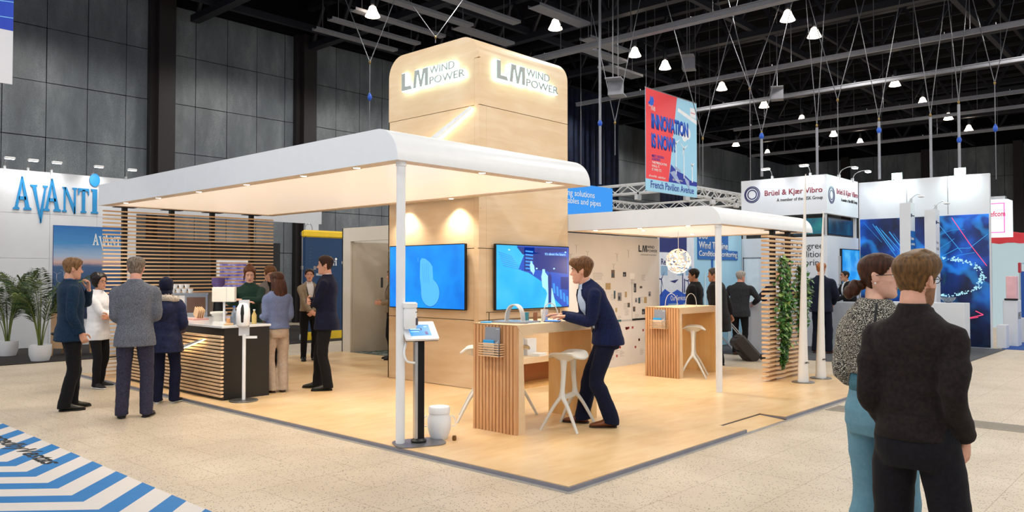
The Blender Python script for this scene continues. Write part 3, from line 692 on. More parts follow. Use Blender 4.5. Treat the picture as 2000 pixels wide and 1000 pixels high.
b.prism([(Y0+.095, 4+G), (Y0+.095, 4.66), (Y0, 4.67)]+arc(Y0+RR, ZT-RR, RR, 180, 90)+arc(Y1-RR, ZT-RR, RR, 90, 0)+[(Y1, 4+G)], ((X0, 0, 0), *FYZ), .0195)
b.build('side_cladding', PLY, tw)
b = MB()
for za, zb in ((.047, 1), (1, 2), (2, 3), (3, 4)): b.box((X0+.145, Y0, za+G), (X1, Y0+.0195, zb-G)); b.box((X0, Y1-.0195, za+G), (X1, Y1, zb-G)); b.box((X1-.0195, Y0+.02, za+G), (X1, Y1-.02, zb-G))
pr_ = [(Y0, 4+G), (Y0, 4.67)]+arc(Y0+RR, ZT-RR, RR, 180, 90)[1:]+[(Y0+1, ZT)]; pi_ = [(Y0+.0195, 4+G), (Y0+.0195, 4.67)]+arc(Y0+RR, ZT-RR, RR-.0195, 180, 90)[1:]+[(Y0+1, ZT-.0195)]
b.prism(pr_+pi_[::-1], ((X0+.02, 0, 0), *FYZ), X1-X0-.02)
b.prism([(2*Y0+1.975-y, z) for y, z in pr_+pi_[::-1]], ((X0+.02, 0, 0), *FYZ), X1-X0-.02)
b.build('front_cladding', PLY, tw)
b = MB(); b.box((X0-.003, Y0-.003, .047), (X0+.14, Y0+.02, 1-G)); b.box((X0-.003, Y0+.02, .047), (X0+.02, Y0+.09, 4.655))
for za, zb in ((1, 2), (2, 3), (3, 4), (4, 4.655)): b.box((X0-.003, Y0-.003, za+G), (X0+.14, Y0+.02, zb-G))
b.build('corner_post', PLY, tw)
# illuminated letters, standing off the plywood
LGREY = plain('brushed letter face', '#a6aeac', .5, .0); GLOW = emis('halo light', '#d6fff0', 4.2)
def logo_glyphs():
    """letter outlines (polygons) of the two-part logo in a 2.45 x 1 box"""
    L = [[(0, 0), (.62, 0), (.54, .22), (.2, .22), (.2, 1), (0, 1)]]
    M = [[(.70, 0), (.86, 0), (.93, .72), (.98, .72), (1.10, .0), (1.22, 0), (1.36, .72), (1.40, .72), (1.40, 0), (1.58, 0), (1.58, 1), (1.28, 1), (1.17, .38), (1.15, .38), (1.04, 1), (.80, 1)]]
    return L, M
def logo(frame, w, h, face, depth, parent, glow=None):
    o, X, Y, Nn = [V(a) for a in frame]; u = w/3.6
    Lp, Mp = logo_glyphs()
    for nm, ps in (('letter_L', Lp), ('letter_M', Mp)):
        b = MB()
        for p in ps: b.prism([(x*u, y*h) for x, y in p], (o+Nn*(depth*.8 if glow else 0), X, Y, Nn), depth*.2 if glow else depth)
        b.build(nm, face, parent)
    if glow:
        for ps in (Lp, Mp):
            b = MB()
            for k in range(8):
                ex, ey = .011*math.cos(k*PI/4), .011*math.sin(k*PI/4)
                for p in ps: b.prism([(x*u+ex, y*h+ey) for x, y in p], (o+Nn*(.012+.0003*k), X, Y, Nn), depth*.6)
            b.build('letter_light', glow, parent)
    for wd, y0, ww in (('WIND', .57, 1.40), ('POWER', .0, 1.95)):
        f = o+X*1.66*u+Y*y0*h
        if glow:
            text(wd, 'word_'+wd.lower(), (f+Nn*depth*.8, X, Y, Nn), ww*u, .42*h, face, depth*.2, parent, bold=.004)
            text(wd, 'word_light', (f+Nn*.012-X*.007-Y*.007, X, Y, Nn), ww*u+.014, .42*h+.014, glow, depth*.6, parent, bold=.035)
        else: text(wd, 'word_'+wd.lower(), (f, X, Y, Nn), ww*u, .42*h, face, depth, parent)
t = thing('illuminated_sign', 'glowing grey letter sign on the left side of the tower top', 'sign', (0, 0, 0)); logo(fr((X0, 5.55, 4.42), FX), 1.36, .262, LGREY, .07, t, GLOW)
t = thing('illuminated_sign', 'glowing grey letter sign on the right side of the tower top', 'sign', (0, 0, 0)); logo(fr((3.34, Y0, 4.41), FY), 1.37, .262, LGREY, .07, t, GLOW)
# slanted rotor-blade light on the tower
BLADE = plain('blade white', '#e9ebee', .4); WARM = emis('warm strip light', '#ffdca6', 7.0)
def blade_light(nm, label, p, q, w0, w1, th=.05, F=FX):
    """p, q: (u, z) ends of a tapering blade on a wall facing -X at x=p[2]"""
    t = thing(nm, label, 'light'); a, b_ = V((p[0], p[1])), V((q[0], q[1])); d = (b_-a).normalized(); n = V((-d.y, d.x))
    x = p[2]
    fr_ = ((x-th-.03, 0, 0), V((0, 1, 0)), V((0, 0, 1)), V((1, 0, 0)))
    n = n if n.y > 0 else -n
    MB().prism([tuple(a+n*w0*.5), tuple(b_+n*w1*.5), tuple(b_-n*w1*.5), tuple(a-n*w0*.5)], fr_, th*.6).build('blade', BLADE, t)
    MB().prism([tuple(a-n*w0*.05), tuple(b_-n*w1*.05), tuple(b_-n*w1*.62), tuple(a-n*w0*.54)], ((x-.045, 0, 0), *fr_[1:]), .03).build('light_strip', WARM, t)
blade_light('blade_light', 'slanted white rotor blade with warm light strip on the tower side', (5.45, 3.33, X0), (4.06, 3.96, X0), .12, .035)
# televisions
def screen_mat(nm, c1, c2, c3, st, scale=2.0):
    if nm in MATS: return MATS[nm]
    m, nt, b = newmat(nm); nz = N(nt, 'ShaderNodeTexNoise', Scale=scale, Detail=3.0); nt.links.new(coords(nt), nz.inputs['Vector'])
    c = ramp(nt, nz.outputs['Fac'], [(.3, lin(c1)), (.5, lin(c2)), (.7, lin(c3))]); nt.links.new(c, b.inputs['Emission Color'])
    setin(b, 'Base Color', (.01, .01, .012, 1)); setin(b, 'Emission Strength', st); setin(b, 'Roughness', .25); MATS[nm] = m; return m
def blob(pts, F, mat, name, parent, d=.001): return MB().prism(pts, F, d).build(name, mat, parent)
SB = screen_mat('screen blue', '#0a76e0', '#0f8cf0', '#129bf5', .85); SL = emis('screen pale blue', '#4fb0fb', .95); SD = emis('screen deep blue', '#0b52c8', .8); SN = emis('screen navy', '#0a2a86', .8); SCY = screen_mat('screen cyan', '#15a5ef', '#22b4f4', '#3fc0f6', .85); SW = emis('screen white blue', '#9fdcff', .95); SLINE = emis('screen mid blue', '#2f93ea', .9)
def tv(F, w, h, label):
    t = thing('television', label, 'television'); o, X, Y, Nn = F
    MB().prism([(.2*w, .2*h), (.8*w, .2*h), (.8*w, .8*h), (.2*w, .8*h)], F, .035).build('wall_mount', BLK, t)
    MB().prism(roundrect(w, h, .01), (o+Nn*.035, X, Y, Nn), .04).build('frame', BLK, t)
    return t, (o+Nn*.0752+X*.012+Y*.014, X, Y, Nn)
w, h = 1.655, .935
t, F = tv(fr((X0, 5.818, 1.135), FX), w, h, 'large wall television showing a pale round blade root on the tower left side')
w -= .024; h -= .026
MB().prism([(0, 0), (w, 0), (w, h), (0, h)], F, .001).build('screen', SB, t)
def up(F, d): return (F[0]+F[3]*d, *F[1:])
pic = [(.43, .76), (.45, .80), (.50, .79), (.56, .73), (.595, .66), (.60, .56), (.605, .46), (.66, .38), (.67, .2), (.45, .2), (.44, .36), (.425, .5)]
blob([(x*w, z*h) for x, z in pic], up(F, .0012), SL, 'picture', t); blob(circle(.198, 32, .565*w, .245*h), up(F, .0018), SL, 'picture_disc', t); blob(circle(.205, 32, .565*w, .243*h), up(F, .0005), SD, 'picture_shadow', t)
b = MB()
for x in (.475, .50, .525, .55): b.prism([(x*w, .40*h), (x*w+.008, .40*h), (x*w+.005-.025, .72*h), (x*w-.025, .72*h)], up(F, .0026), .0005)
b.prism([(.395*w, .74*h), (.407*w, .74*h), (.407*w, .81*h), (.395*w, .81*h)], up(F, .0026), .0005); b.build('picture_line', SLINE, t)
t, F = tv(fr((3.31, Y0, 1.13), FY), 1.655, .94, 'large wall television showing a blue factory hall behind the leaning man')
MB().prism([(0, 0), (w, 0), (w, h), (0, h)], F, .001).build('screen', SCY, t)
P = lambda pts: [(x*w, z*h) for x, z in pts]
blob(P([(.28, .62), (.42, .57), (.70, .35), (.80, .12), (.9, 0), (1, 0), (1, 1), (.26, 1), (.36, .86)]), up(F, .0012), SD, 'picture_hall', t)
b = MB()
for p in ([(.36, .98), (.5, .98), (.5, .6), (.36, .6)], [(.5, .9), (.98, .84), (.98, .55), (.5, .62)], [(.88, .3), (.99, .28), (.99, .5), (.88, .5)], [(.26, .98), (.34, .86), (.98, .93), (.98, .985)]): b.prism(P(p), up(F, .0022), .0005)
b.build('picture_shadow', SN, t)
b = MB()
for i in range(6): b.prism(P([(.375, .63+i*.055), (.48, .62+i*.055), (.48, .645+i*.055), (.375, .655+i*.055)]), up(F, .003), .0005)
for i in range(5): b.prism(P([(.76+i*.05, .40-i*.055), (.79+i*.05, .39-i*.055), (.80+i*.05, .22-i*.05), (.77+i*.05, .24-i*.05)]), up(F, .003), .0005)
for i in range(7): b.prism(P([(.02+i*.01, .9-i*.035), (.2+i*.02, .83-i*.035), (.2+i*.02, .82-i*.035), (.02+i*.01, .885-i*.035)]), up(F, .003), .0005)
b.build('picture_line', SLINE, t)
b = MB()
for (x, z, s_) in ((.63, .34, 1), (.455, .60, .55)):
    b.prism(P([(x-.02*s_, z), (x-.035*s_, z+.17*s_), (x-.02*s_, z+.24*s_), (x-.02*s_, z+.29*s_), (x+.015*s_, z+.29*s_), (x+.02*s_, z+.24*s_), (x+.07*s_, z+.16*s_), (x+.09*s_, z+.0*s_), (x+.05*s_, z-.12*s_), (x+.03*s_, z-.05*s_)]), up(F, .003), .0006)
b.build('picture_figures', SW, t); b = MB(); b.prism(P([(.72, .29), (.735, .0), (.81, .0), (.75, .32)]), up(F, .003), .0006); b.prism(P([(.63, 0), (.69, .28), (.70, .28), (.69, 0)]), up(F, .003), .0006)
for x, z in ((.16, .93), (.78, .64), (.53, .64), (.95, .92)): b.prism(P(circle(.014, 10, x, z)), up(F, .003), .0006)
b.build('picture_light', SW, t)
MB().prism(P([(.695, .3), (.70, .05), (.735, .05), (.74, .3), (.745, .5), (.715, .57), (.69, .5)]), up(F, .0034), .0005).prism(P(circle(.022, 12, .715, .60)), up(F, .0034), .0005).build('picture_person', SN, t)
text("It's about the future", 'picture_text', (up(F, .003)[0]+F[1]*.65*w+F[2]*.86*h, *F[1:]), .3*w, .045*h, SW, .0005, t, bold=.01)
# canopies
def canopy(x0, x1, y0, y1, z0, z1, r, label, poles, spots, zf=.035):
    t = thing('canopy', label, 'canopy'); prf = [(y0, z0)]+arc(y0+r, z1-r, r, 180, 90, 12)+[(y1, z1), (y1, z0)]
    rim = .16
    b = MB()
    n = len(prf)-1
    # outer skin: the roof profile as a shell, its two flat ends and a flat rim underneath
    inn = [(y0+.015, z0)]+arc(y0+r, z1-r, r-.015, 180, 90, 12)+[(y1-.015, z1-.015), (y1-.015, z0)]
    b.prism(prf+inn[::-1], ((x0, 0, 0), *FYZ), x1-x0)
    b.build('roof_shell', WHITE, t, smooth=35)
    MB().prism([(y0, z0)]+arc(y0+r, z1-r, r, 180, 90, 12)+[(y1, z1), (y1, z0)], ((x0-.012, 0, 0), *FYZ), .012).build('end_fascia', plain('fascia white', '#e6ecf3', .4, var=.01), t)
    MB().prism([(y0, z0)]+arc(y0+r, z1-r, r, 180, 90, 12)+[(y1, z1), (y1, z0)], ((x1, 0, 0), *FYZ), .012).build('end_fascia', WHITE, t)
    b = MB(); b.box((x0, y0+.015, z0), (x1, y0+rim+.02, z0+.012)); b.box((x0, y1-rim, z0), (x1, y1-.015, z0+.012)); b.box((x0, y0+rim+.02, z0), (x0+rim, y1-rim, z0+.012)); b.box((x1-rim, y0+rim+.02, z0), (x1, y1-rim, z0+.012))
    b.build('rim', plain('rim beige', '#e3d2bd', .5), t)
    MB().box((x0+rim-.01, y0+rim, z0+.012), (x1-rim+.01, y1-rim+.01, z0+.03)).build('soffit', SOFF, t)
    for (px, py, pr_) in poles:
        p = MB().cyl((px, py, .046), (px, py, z0), pr_, n=24); p.cyl((px, py, z0-.045), (px, py, z0), pr_+.008, n=24); p.build('pole', WHITE, t, smooth=50)
    for (sx, sy) in spots:
        d = MB().lathe([(.036, 0), (.046, -.003), (.046, .006), (.036, .006)], (sx, sy, z0-.002), 20).build('downlight', plain('chrome ring', '#d7d9dc', .15, 1), t, smooth=50)
        MB().lathe([(.035, -.0005), (.001, -.0005), (.001, .004), (.035, .004)], (sx, sy, z0-.0025), 16).build('lamp', emis('downlight', '#fff0d8', 12), d)
    return t
SP1 = [(.085, y) for y in (2.75, 3.7, 4.9, 6.1, 7.3, 8.4)]+[(2.885, y) for y in (4.35, 5.45)]+[(x, 2.09) for x in (1.2, 2.3)]
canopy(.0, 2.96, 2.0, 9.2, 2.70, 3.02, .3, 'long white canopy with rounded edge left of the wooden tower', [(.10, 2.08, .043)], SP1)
SP2 = [(5.13, y) for y in (1.9, 2.7, 3.5)]+[(x, 3.0) for x in (5.7, 7.2)]
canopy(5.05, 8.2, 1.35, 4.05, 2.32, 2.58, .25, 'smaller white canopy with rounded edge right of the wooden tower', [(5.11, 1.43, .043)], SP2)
# slatted screens
def slat_screen(x0, x1, y, z0, z1, posts, label, pitch=.0605, th=.022, dp=.045):
    t = thing('slat_screen', label, 'screen'); b = MB(); z = z0
    while z < z1: b.box((x0, y-dp, z), (x1, y, z+th)); z += pitch
    b.build('slats', SLAT, t)
    for px in posts:
        MB().box((px-.035, y, .046), (px+.035, y+.07, z1+.08)).build('post', DKMET, t); 
        MB().box((px-.16, y-.05, z1+.072), (px+.16, y+.1, z1+.08)).build('top_plate', DKMET, t)
slat_screen(.04, 2.96, 9.17, .07, 2.62, (.38, 1.13, 1.83, 2.56), 'wide screen of horizontal wooden slats below the left canopy')
slat_screen(6.5, 7.92, 1.46, .08, 2.24, (6.98, 7.55), 'narrow screen of horizontal wooden slats below the right canopy', .066, .031, .11)
# ------------------------------------------------------------------ bar tables, stools and what stands on them
def bar_table(x0, x1, y0, y1, zt, label):
    t = thing('bar_table', label, 'table', (x0, y0, .046)); L, D, H_ = x1-x0, y1-y0, zt-.046; th = .10
    MB().prism([(0, H_), (L, H_), (L-th, H_-th), (th, H_-th)], ((0, 0, 0), V((1, 0, 0)), V((0, 0, 1)), V((0, 1, 0))), D).build('tabletop', PLY, t)
    MB().prism([(.035, 0), (th+.035-.0, 0), (th, H_-th-.002), (.035, H_-.04)], ((0, 0, 0), V((1, 0, 0)), V((0, 0, 1)), V((0, 1, 0))), D).build('end_panel', PLY, t)
    MB().prism([(L-th, 0), (L, 0), (L, H_-.002), (L-th, H_-th-.002)], ((0, 0, 0), V((1, 0, 0)), V((0, 0, 1)), V((0, 1, 0))), D).build('end_panel', PLYIN, t)
    b = MB(); n = 13; p = D/n
    for i in range(n): b.prism([(0, i*p+p*.16), (.034, i*p+p*.02), (.034, i*p+p*.98), (0, i*p+p*.84)], ((0, 0, 0), V((1, 0, 0)), V((0, 1, 0)), V((0, 0, 1))), H_-.012)
    b.build('batten_cladding', SLATDK, t)
    MB().box((.03, .004, 0), (.036, D-.004, H_-.05)).build('shadow_gap', plain('dark backing', '#59391d', .8), t)
bar_table(1.115, 2.45, 1.53, 2.14, 1.132, 'tall plywood bar table with battened end, man leaning on it')
bar_table(5.915, 7.16, 2.52, 3.12, 1.128, 'tall plywood bar table with battened end under the round woven lamp')
STW = plain('stool off white', '#dedbd2', .45, var=.02)
def make_stool(label):
    t = thing('bar_stool', label, 'stool', (0, 0, .046), 0, 'white angular bar stools')
    b = MB(); nx, ny = 14, 10; g = []; gb = []
    for i in range(nx+1):
        r_, rb = [], []
        for j in range(ny+1):
            u, v = -1+2*i/nx, -1+2*j/ny
            x = u*.225*(1-.18*v*v*abs(u)); y = v*.19*(1-.25*u*u*abs(v))
            z = .775+.022*u*u-.03*v*v*(1-.3*u*u)-.05*max(0, abs(v)-.75)*4*.3; ed = max(abs(u), abs(v))
            sup = max(0, 1-((abs(u)-.5)/.4)**2)*max(0, 1-(v/.75)**2)
            r_.append((x, y, z)); rb.append((x*.985, y*.985, z-.014-.075*sup*(1-ed**6)))
        g.append(r_); gb.append(rb)
    b.loft(g, caps=False, closed=False); b.loft(gb, caps=False, closed=False)
    n1 = (nx+1)*(ny+1); idx = lambda i, j: i*(ny+1)+j; ring = [(i, 0) for i in range(nx+1)]+[(nx, j) for j in range(1, ny+1)]+[(i, ny) for i in range(nx-1, -1, -1)]+[(0, j) for j in range(ny-1, 0, -1)]
    b.add([], [], 0); b.f += [(idx(*p), idx(*q), n1+idx(*q), n1+idx(*p)) for p, q in zip(ring, ring[1:]+ring[:1])]; b.m += [0]*len(ring)
    b.build('seat', STW, t, smooth=55)
    for s in (-1, 1):
        P, r = cat([(s*.11, 0, .75), (s*.125, 0, .66), (s*.13, 0, .55), (s*.155, 0, .42), (s*.17, 0, .33)], [(.045, .06), (.024, .034), (.019, .027), (.020, .026), (.026, .040)])
        MB().tube(P, r, 10).build('pillar', STW, t, smooth=60)
        for q in (-1, 1):
            P, r = cat([(s*.17, q*.005, .345), (s*.20, q*.08, .24), (s*.25, q*.205, .0)], [(.024, .03), (.018, .022), (.013, .016)])
            MB().tube(P, r, 8).build('leg', STW, t, smooth=60)
    MB().bar((-.17, 0, .335), (.17, 0, .335), .032, .045).build('footrest', STW, t)
    return t
st = make_stool('white angular bar stool in front of the table beside the leaning man'); st.location = (1.78, 1.40, .046); st.rotation_euler = (0, 0, .25)
dup(st, (1.50, 2.46, .046), .75, 'white angular bar stool half hidden left behind the battened table end')
dup(st, (2.08, 2.46, .046), 1.1, 'white angular bar stool seen through the open frame of the front table')
dup(st, (6.33, 2.50, .046), .45, 'white angular bar stool tucked under the table below the woven lamp')
ARCHM = plain('felt white', '#d5d2cd', .8)
def arch(x, y, z, rz, w, h, rib, tk, label):
    b = MB(); n = 20; o_, i_ = [], []
    for k in range(n+1):
        a = PI*k/n; o_.append((-w/2*math.cos(a)*(1 if k not in (0,) else 1), h*math.sin(a)**.8)); i_.append((-(w/2-tk)*math.cos(a), (h-tk)*math.sin(a)**.8))
    b.prism(o_+i_[::-1], ((0, rib/2, 0), V((1, 0, 0)), V((0, 0, 1)), V((0, -1, 0))), rib)
    tag(b.build('display_arch', ARCHM, None, 40, (x, y, z), rz), label, 'display arch')
GL = plain('glossy print', '#8f949e', .25); PAPER = plain('white paper', '#eceae6', .6, var=.02); CY = plain('cyan print', '#2f9fe0', .4); TEAL = plain('teal card', '#2c7f92', .5)
arch(1.46, 1.86, 1.15, 1.75, .21, .175, .075, .012, 'wide white felt arch standing on catalogues on the front table')
arch(1.80, 1.66, 1.134, 2.2, .18, .20, .03, .010, 'slim white arch on the front table next to the leaning man hands')
arch(6.18, 2.80, 1.13, 2.3, .20, .21, .014, .008, 'left thin white arch on the table under the woven lamp')
arch(6.44, 2.60, 1.13, 2.3, .18, .21, .014, .008, 'right thin white arch on the table under the woven lamp')
def flat(name, label, cat_, x, y, z, w, d, h, rz, mat, group=None):
    return tag(MB().box((-w/2, -d/2, 0), (w/2, d/2, h), bev=.002).build(name, mat, None, None, (x, y, z), rz), label, cat_, group)
flat('catalogue', 'grey catalogue lying flat under the wide white felt arch', 'catalogue', 1.46, 1.84, 1.132, .30, .42, .018, .2, GL)
flat('leaflet', 'light blue leaflet at the left rear edge of the front table', 'leaflet', 1.25, 2.06, 1.132, .15, .11, .012, .5, CY)
flat('leaflet', 'white leaflet lying at the front table edge by the mitred corner', 'leaflet', 1.47, 1.65, 1.132, .20, .10, .005, .1, PAPER)
flat('card_box', 'small teal card box standing on the front table', 'box', 1.72, 1.92, 1.132, .10, .03, .095, .55, TEAL)
flat('card_box', 'small brown card box beside the teal one on the front table', 'box', 1.80, 1.87, 1.132, .05, .04, .095, .55, plain('brown card', '#8a5a3c', .6))
tag(MB().lathe([(.034, 0), (.042, .125), (.039, .125), (.031, .006), (.001, .006)], n=20).build('paper_cup', PAPER, None, 50, (1.87, 1.80, 1.132)), 'white paper cup on the front table behind the slim arch', 'cup')
t = thing('tablet', 'tablet with blue screen lying on the front table by the man hands', 'tablet', (1.86, 1.68, 1.132), .6)
MB().box((-.12, -.085, 0), (.12, .085, .008), bev=.003).build('case', BLK, t); MB().box((-.11, -.075, .008), (.11, .075, .0088)).build('screen', screen_mat('tablet glow', '#1c6fd0', '#2f8df0', '#9fd0ff', .9), t)
def pocket(x, y, z, label, who):
    t = thing('leaflet_rack', label, 'rack', (x, y, z)); b = MB()
    for k in range(6):
        zz = k*.024; b.box((-.075, -.15, zz), (-.068, .15, zz+.012)); b.box((-.075, -.15, zz), (0, -.143, zz+.012)); b.box((-.075, .143, zz), (0, .15, zz+.012))
    b.build('slats', SLAT, t); MB().box((-.07, -.145, 0), (0, .145, .006)).build('base', SLAT, t)
    c = thing('catalogue', 'grey catalogue with pale drawing in the '+who, 'catalogue', (x-.022, y-.0, z+.008))
    F = (V((0, .098, 0)), V((0, -1, 0)), V((.035, 0, 1)).normalized(), V((-1, 0, .035)).normalized())
    MB().prism([(0, 0), (.205, 0), (.205, .285), (0, .285)], F, .006).build('cover', GL, c)
    b = MB(); up_ = (F[0]+F[3]*.0062, *F[1:])
    for q in ([(.03, .15), (.036, .12), (.05, .10), (.08, .10), (.10, .11), (.13, .10), (.16, .105), (.185, .13), (.19, .16), (.175, .14), (.15, .13), (.12, .135), (.10, .125), (.07, .13), (.045, .13)], [(.15, .262), (.195, .262), (.195, .27), (.15, .27)]): b.prism(q, up_, .0005)
    b.build('cover_print', plain('pale print', '#c3c7d0', .4), c)
    flat('leaflet', 'cyan and white leaflets in front inside the '+who, 'leaflet', x-.040, y+.03, z+.008, .010, .15, .155, 0, CY)
    l = thing('leaflet', 'white leaflet with dark bars at the front of the '+who, 'leaflet', (x-.052, y+.02, z+.008))
    MB().box((0, -.075, 0), (.006, .075, .125)).build('sheet', PAPER, l); b = MB(); b.box((-.0006, .01, .065), (0, .055, .074)); b.box((-.0006, .01, .045), (0, .055, .054)); b.build('print', BLK, l)
pocket(1.112, 1.84, .81, 'slatted wooden leaflet rack on the battened end of the front table', 'front table rack')
pocket(5.912, 2.84, .80, 'slatted wooden leaflet rack on the battened end of the rear table', 'rear table rack')
# low bench by the tower with papers on it
t = thing('low_bench', 'low plywood bench with dark opening in front of the tower', 'bench', (3.45, 3.58, .046))
MB().box((0, 0, .34), (1.3, .375, .42)).box((0, 0, 0), (.05, .375, .34)).box((1.25, 0, 0), (1.3, .375, .34)).build('frame', PLY, t); MB().box((.05, .33, 0), (1.25, .36, .34)).build('back', plain('orange plywood', '#a9672c', .5), t); MB().box((.05, 0, 0), (1.25, .36, .03)).build('bottom_shelf', PLYIN, t)
for i, (x, w, h, l) in enumerate(((3.60, .32, .27, 'white board standing on the low bench seen through the table'), (3.93, .20, .24, 'narrow white box standing on the low bench seen through the table'))): flat('display_box', l, 'box', x+.05, 3.84, .466, w, .08, h, 0, WHITEM if i else GREY)
flat('paper_stack', 'stack of white papers lying on the low bench', 'papers', 3.98, 3.68, .466, .22, .16, .04, .2, PAPER)
t = thing('wire_frame', 'thin black wire frame on the tower below the right television', 'frame', (3.2, Y0-.05, .93)); b = MB(); b.bar((0, 0, .18), (1.55, 0, .18), .008).bar((0, 0, 0), (0, 0, .18), .008).bar((1.55, 0, 0), (1.55, 0, .18), .008).bar((0, 0, .06), (1.55, 0, .06), .008).bar((0, 0, .18), (0, .05, .18), .008).bar((1.55, 0, .18), (1.55, .05, .18), .008); b.build('wire', BLK, t)
# kiosk with tablet, dispenser on the pole, white tub
t = thing('tablet_kiosk', 'tablet kiosk on black post with steel foot beside the canopy pole', 'kiosk', (.25, 1.99, .046), -.42)
MB().prism([(p[0]-.24, p[1]-.19) for p in roundrect(.48, .36, .12, 6)], ((0, 0, 0), *FZ), .012).build('base_plate', plain('grey steel plate', '#85858a', .35, .7), t)
MB().box((-.045, -.03, .012), (.045, .03, .96)).build('post', plain('black anodised', '#121215', .4, .5), t); MB().box((-.047, -.034, .012), (-.02, .034, .955)).build('post_profile', ALU, t)
MB().lathe([(.07, .012), (.075, .03), (.05, .05)], n=20).build('foot_collar', BLK, t)
tl = V((1, 0, 0)), V((0, .80, .60)), V((0, -.60, .80)); tf = (V((-.155, -.10, .97)), *tl)
MB().prism(roundrect(.32, .25, .012), tf, .022).build('tablet_case', WHITE, t); MB().prism([(p[0]-.0, p[1]) for p in roundrect(.318, .248, .01)], (tf[0]+tl[2]*-.008, *tl), .008).build('case_back', BLK, t)
def on_tab(x, y, w, h, d, m, n): return MB().prism([(x, y), (x+w, y), (x+w, y+h), (x, y+h)], (tf[0]+tl[2]*(.0222+d), *tl), .0006).build(n, m, t)
on_tab(.055, .045, .205, .16, 0, screen_mat('kiosk screen', '#2f83cc', '#3f97dd', '#62b4ee', .9), 'screen'); on_tab(.06, .125, .12, .028, .0008, SN, 'screen_bar'); on_tab(.20, .06, .028, .045, .0008, SN, 'screen_icon'); on_tab(.065, .131, .10, .014, .0016, SW, 'screen_text'); on_tab(.205, .165, .03, .012, .0008, SW, 'screen_text'); on_tab(.065, .10, .08, .010, .0008, SW, 'screen_text')
P, r = cat([(-.13, -.02, .95), (-.155, -.04, .86), (-.13, -.05, .78), (-.05, -.03, .76)], [.011]*4); MB().tube(P, r, 8).build('cable', WHITE, t, smooth=True)
t = thing('soap_dispenser', 'white round dispenser fixed to the canopy pole above the kiosk', 'dispenser', (.137, 1.985, 1.13))
MB().lathe([(.055, 0), (.062, .02), (.062, .17), (.055, .19), (.066, .195), (.068, .235), (.05, .245), (.001, .245)], n=24).build('body', WHITE, t, smooth=40); MB().box((-.003, -.07, .03), (.034, -.055, .10), M=Matrix.Rotation(.3, 4, 'Z'), bev=.008).build('pump_window', plain('dark grey window', '#4a4a58', .3), t); MB().box((-.005, -.0645, .15), (.03, -.0615, .157), M=Matrix.Rotation(.3, 4, 'Z')).build('print', BLK, t)
MB().box((-.03, .03, .04), (.01, .075, .16)).build('bracket', GREY, t)
t = thing('white_tub', 'white plastic tub with lid and side handles on the platform', 'tub', (.52, 2.0, .046))
MB().lathe([(.001, 0), (.075, 0), (.088, .02), (.112, .10), (.115, .20), (.098, .235), (.098, .25), (.10, .252)], n=28).build('body', plain('white plastic', '#eef0f3', .4, var=.01), t, smooth=50); MB().lathe([(.104, .25), (.104, .30), (.096, .312), (.001, .314)], n=28).build('lid', WHITE, t, smooth=40)
for s in (-1, 1):
    P, r = cat([(s*.085, -.08*s, .22), (s*.115, -.09*s, .20), (s*.12, -.10*s, .13), (s*.095, -.075*s, .12)], [.005]*4); MB().tube(P, r, 8).build('handle', WHITE, t, smooth=True)
tag(MB().lathe([(.018, 0), (.022, .02), (.018, .045), (.001, .05)], n=12).build('floor_plug', plain('brass plug', '#7a5a30', .4, .6), None, 50, (.56, 1.83, .046)), 'tiny brown floor plug beside the white tub', 'plug')
# ------------------------------------------------------------------ coffee bar
BX0, BX1, BY0, BY1 = .21, .87, 5.70, 8.9
t = thing('coffee_bar', 'coffee bar with slatted wooden front, black end and white top', 'bar counter')
MB().box((BX0+.03, BY0, .046), (BX1, BY0+.04, .955)).box((BX0+.03, BY0+.04, .046), (BX0+.05, BY1, .955)).box((BX1-.02, BY0+.04, .046), (BX1, BY1, .955)).build('body', BLACK, t)
MB().box((BX0-.005, BY0-.01, .955), (BX1+.02, BY1, .985), bev=.004).box((BX1+.02, 7.3, .955), (1.5, BY1, .985), bev=.004).build('countertop', plain('white gloss top', '#e6e9ec', .12, var=.01), t)
MB().box((BX1+.02, 7.34, .046), (1.46, BY1, .955)).build('rear_cabinet', BLACK, t)
b = MB(); z = .085
while z < .85: b.box((BX0-.012, BY0+.002, z), (BX0+.03, BY1, z+.030), bev=.005); z += .0465
b.build('slat_front', SLAT, t)
blade_light('blade_light', 'small slanted white rotor blade with warm strip on the coffee bar front', (6.72, .66, BX0-.012), (6.10, .80, BX0-.012), .045, .016, .02)
t = thing('table_lamp', 'white rectangular shade on a thin white stem on the coffee bar', 'lamp', (.60, 6.40, .985), -.75)
MB().box((-.15, -.05, .28), (.15, .05, .48), bev=.006).build('shade', plain('lamp paper', '#f4ede0', .8, var=.01), t); MB().cyl((0, 0, 0), (0, 0, .29), .016, n=12).build('stem', WHITE, t); MB().box((.04, -.0515, .28), (.045, -.05, .48)).build('seam', GREY, t); MB().cyl((0, 0, 0), (0, 0, .012), .06, n=20).build('base', WHITE, t)
t = thing('coffee_machine', 'steel coffee machine with white cups on top at the bar', 'coffee machine', (1.12, 8.38, .985), -.75)
MB().box((-.34, -.22, .05), (-.06, .22, .34), bev=.01).build('side_panel', plain('white enamel', '#e4e2df', .3), t); MB().box((-.06, -.22, .0), (.28, .2, .36), bev=.008).build('body', STEEL, t); MB().box((-.03, -.228, .06), (.25, -.222, .3)).build('front_glass', plain('brown glass', '#6e5548', .15, .3), t); MB().box((-.36, -.24, .34), (.30, .22, .365)).build('cup_tray', STEEL, t); MB().prism(circle(.03, 16, -.2, .23), ((0, -.2215, 0), V((1, 0, 0)), V((0, 0, 1)), V((0, -1, 0))), .002).build('badge', plain('red badge', '#b8473f', .5), t)
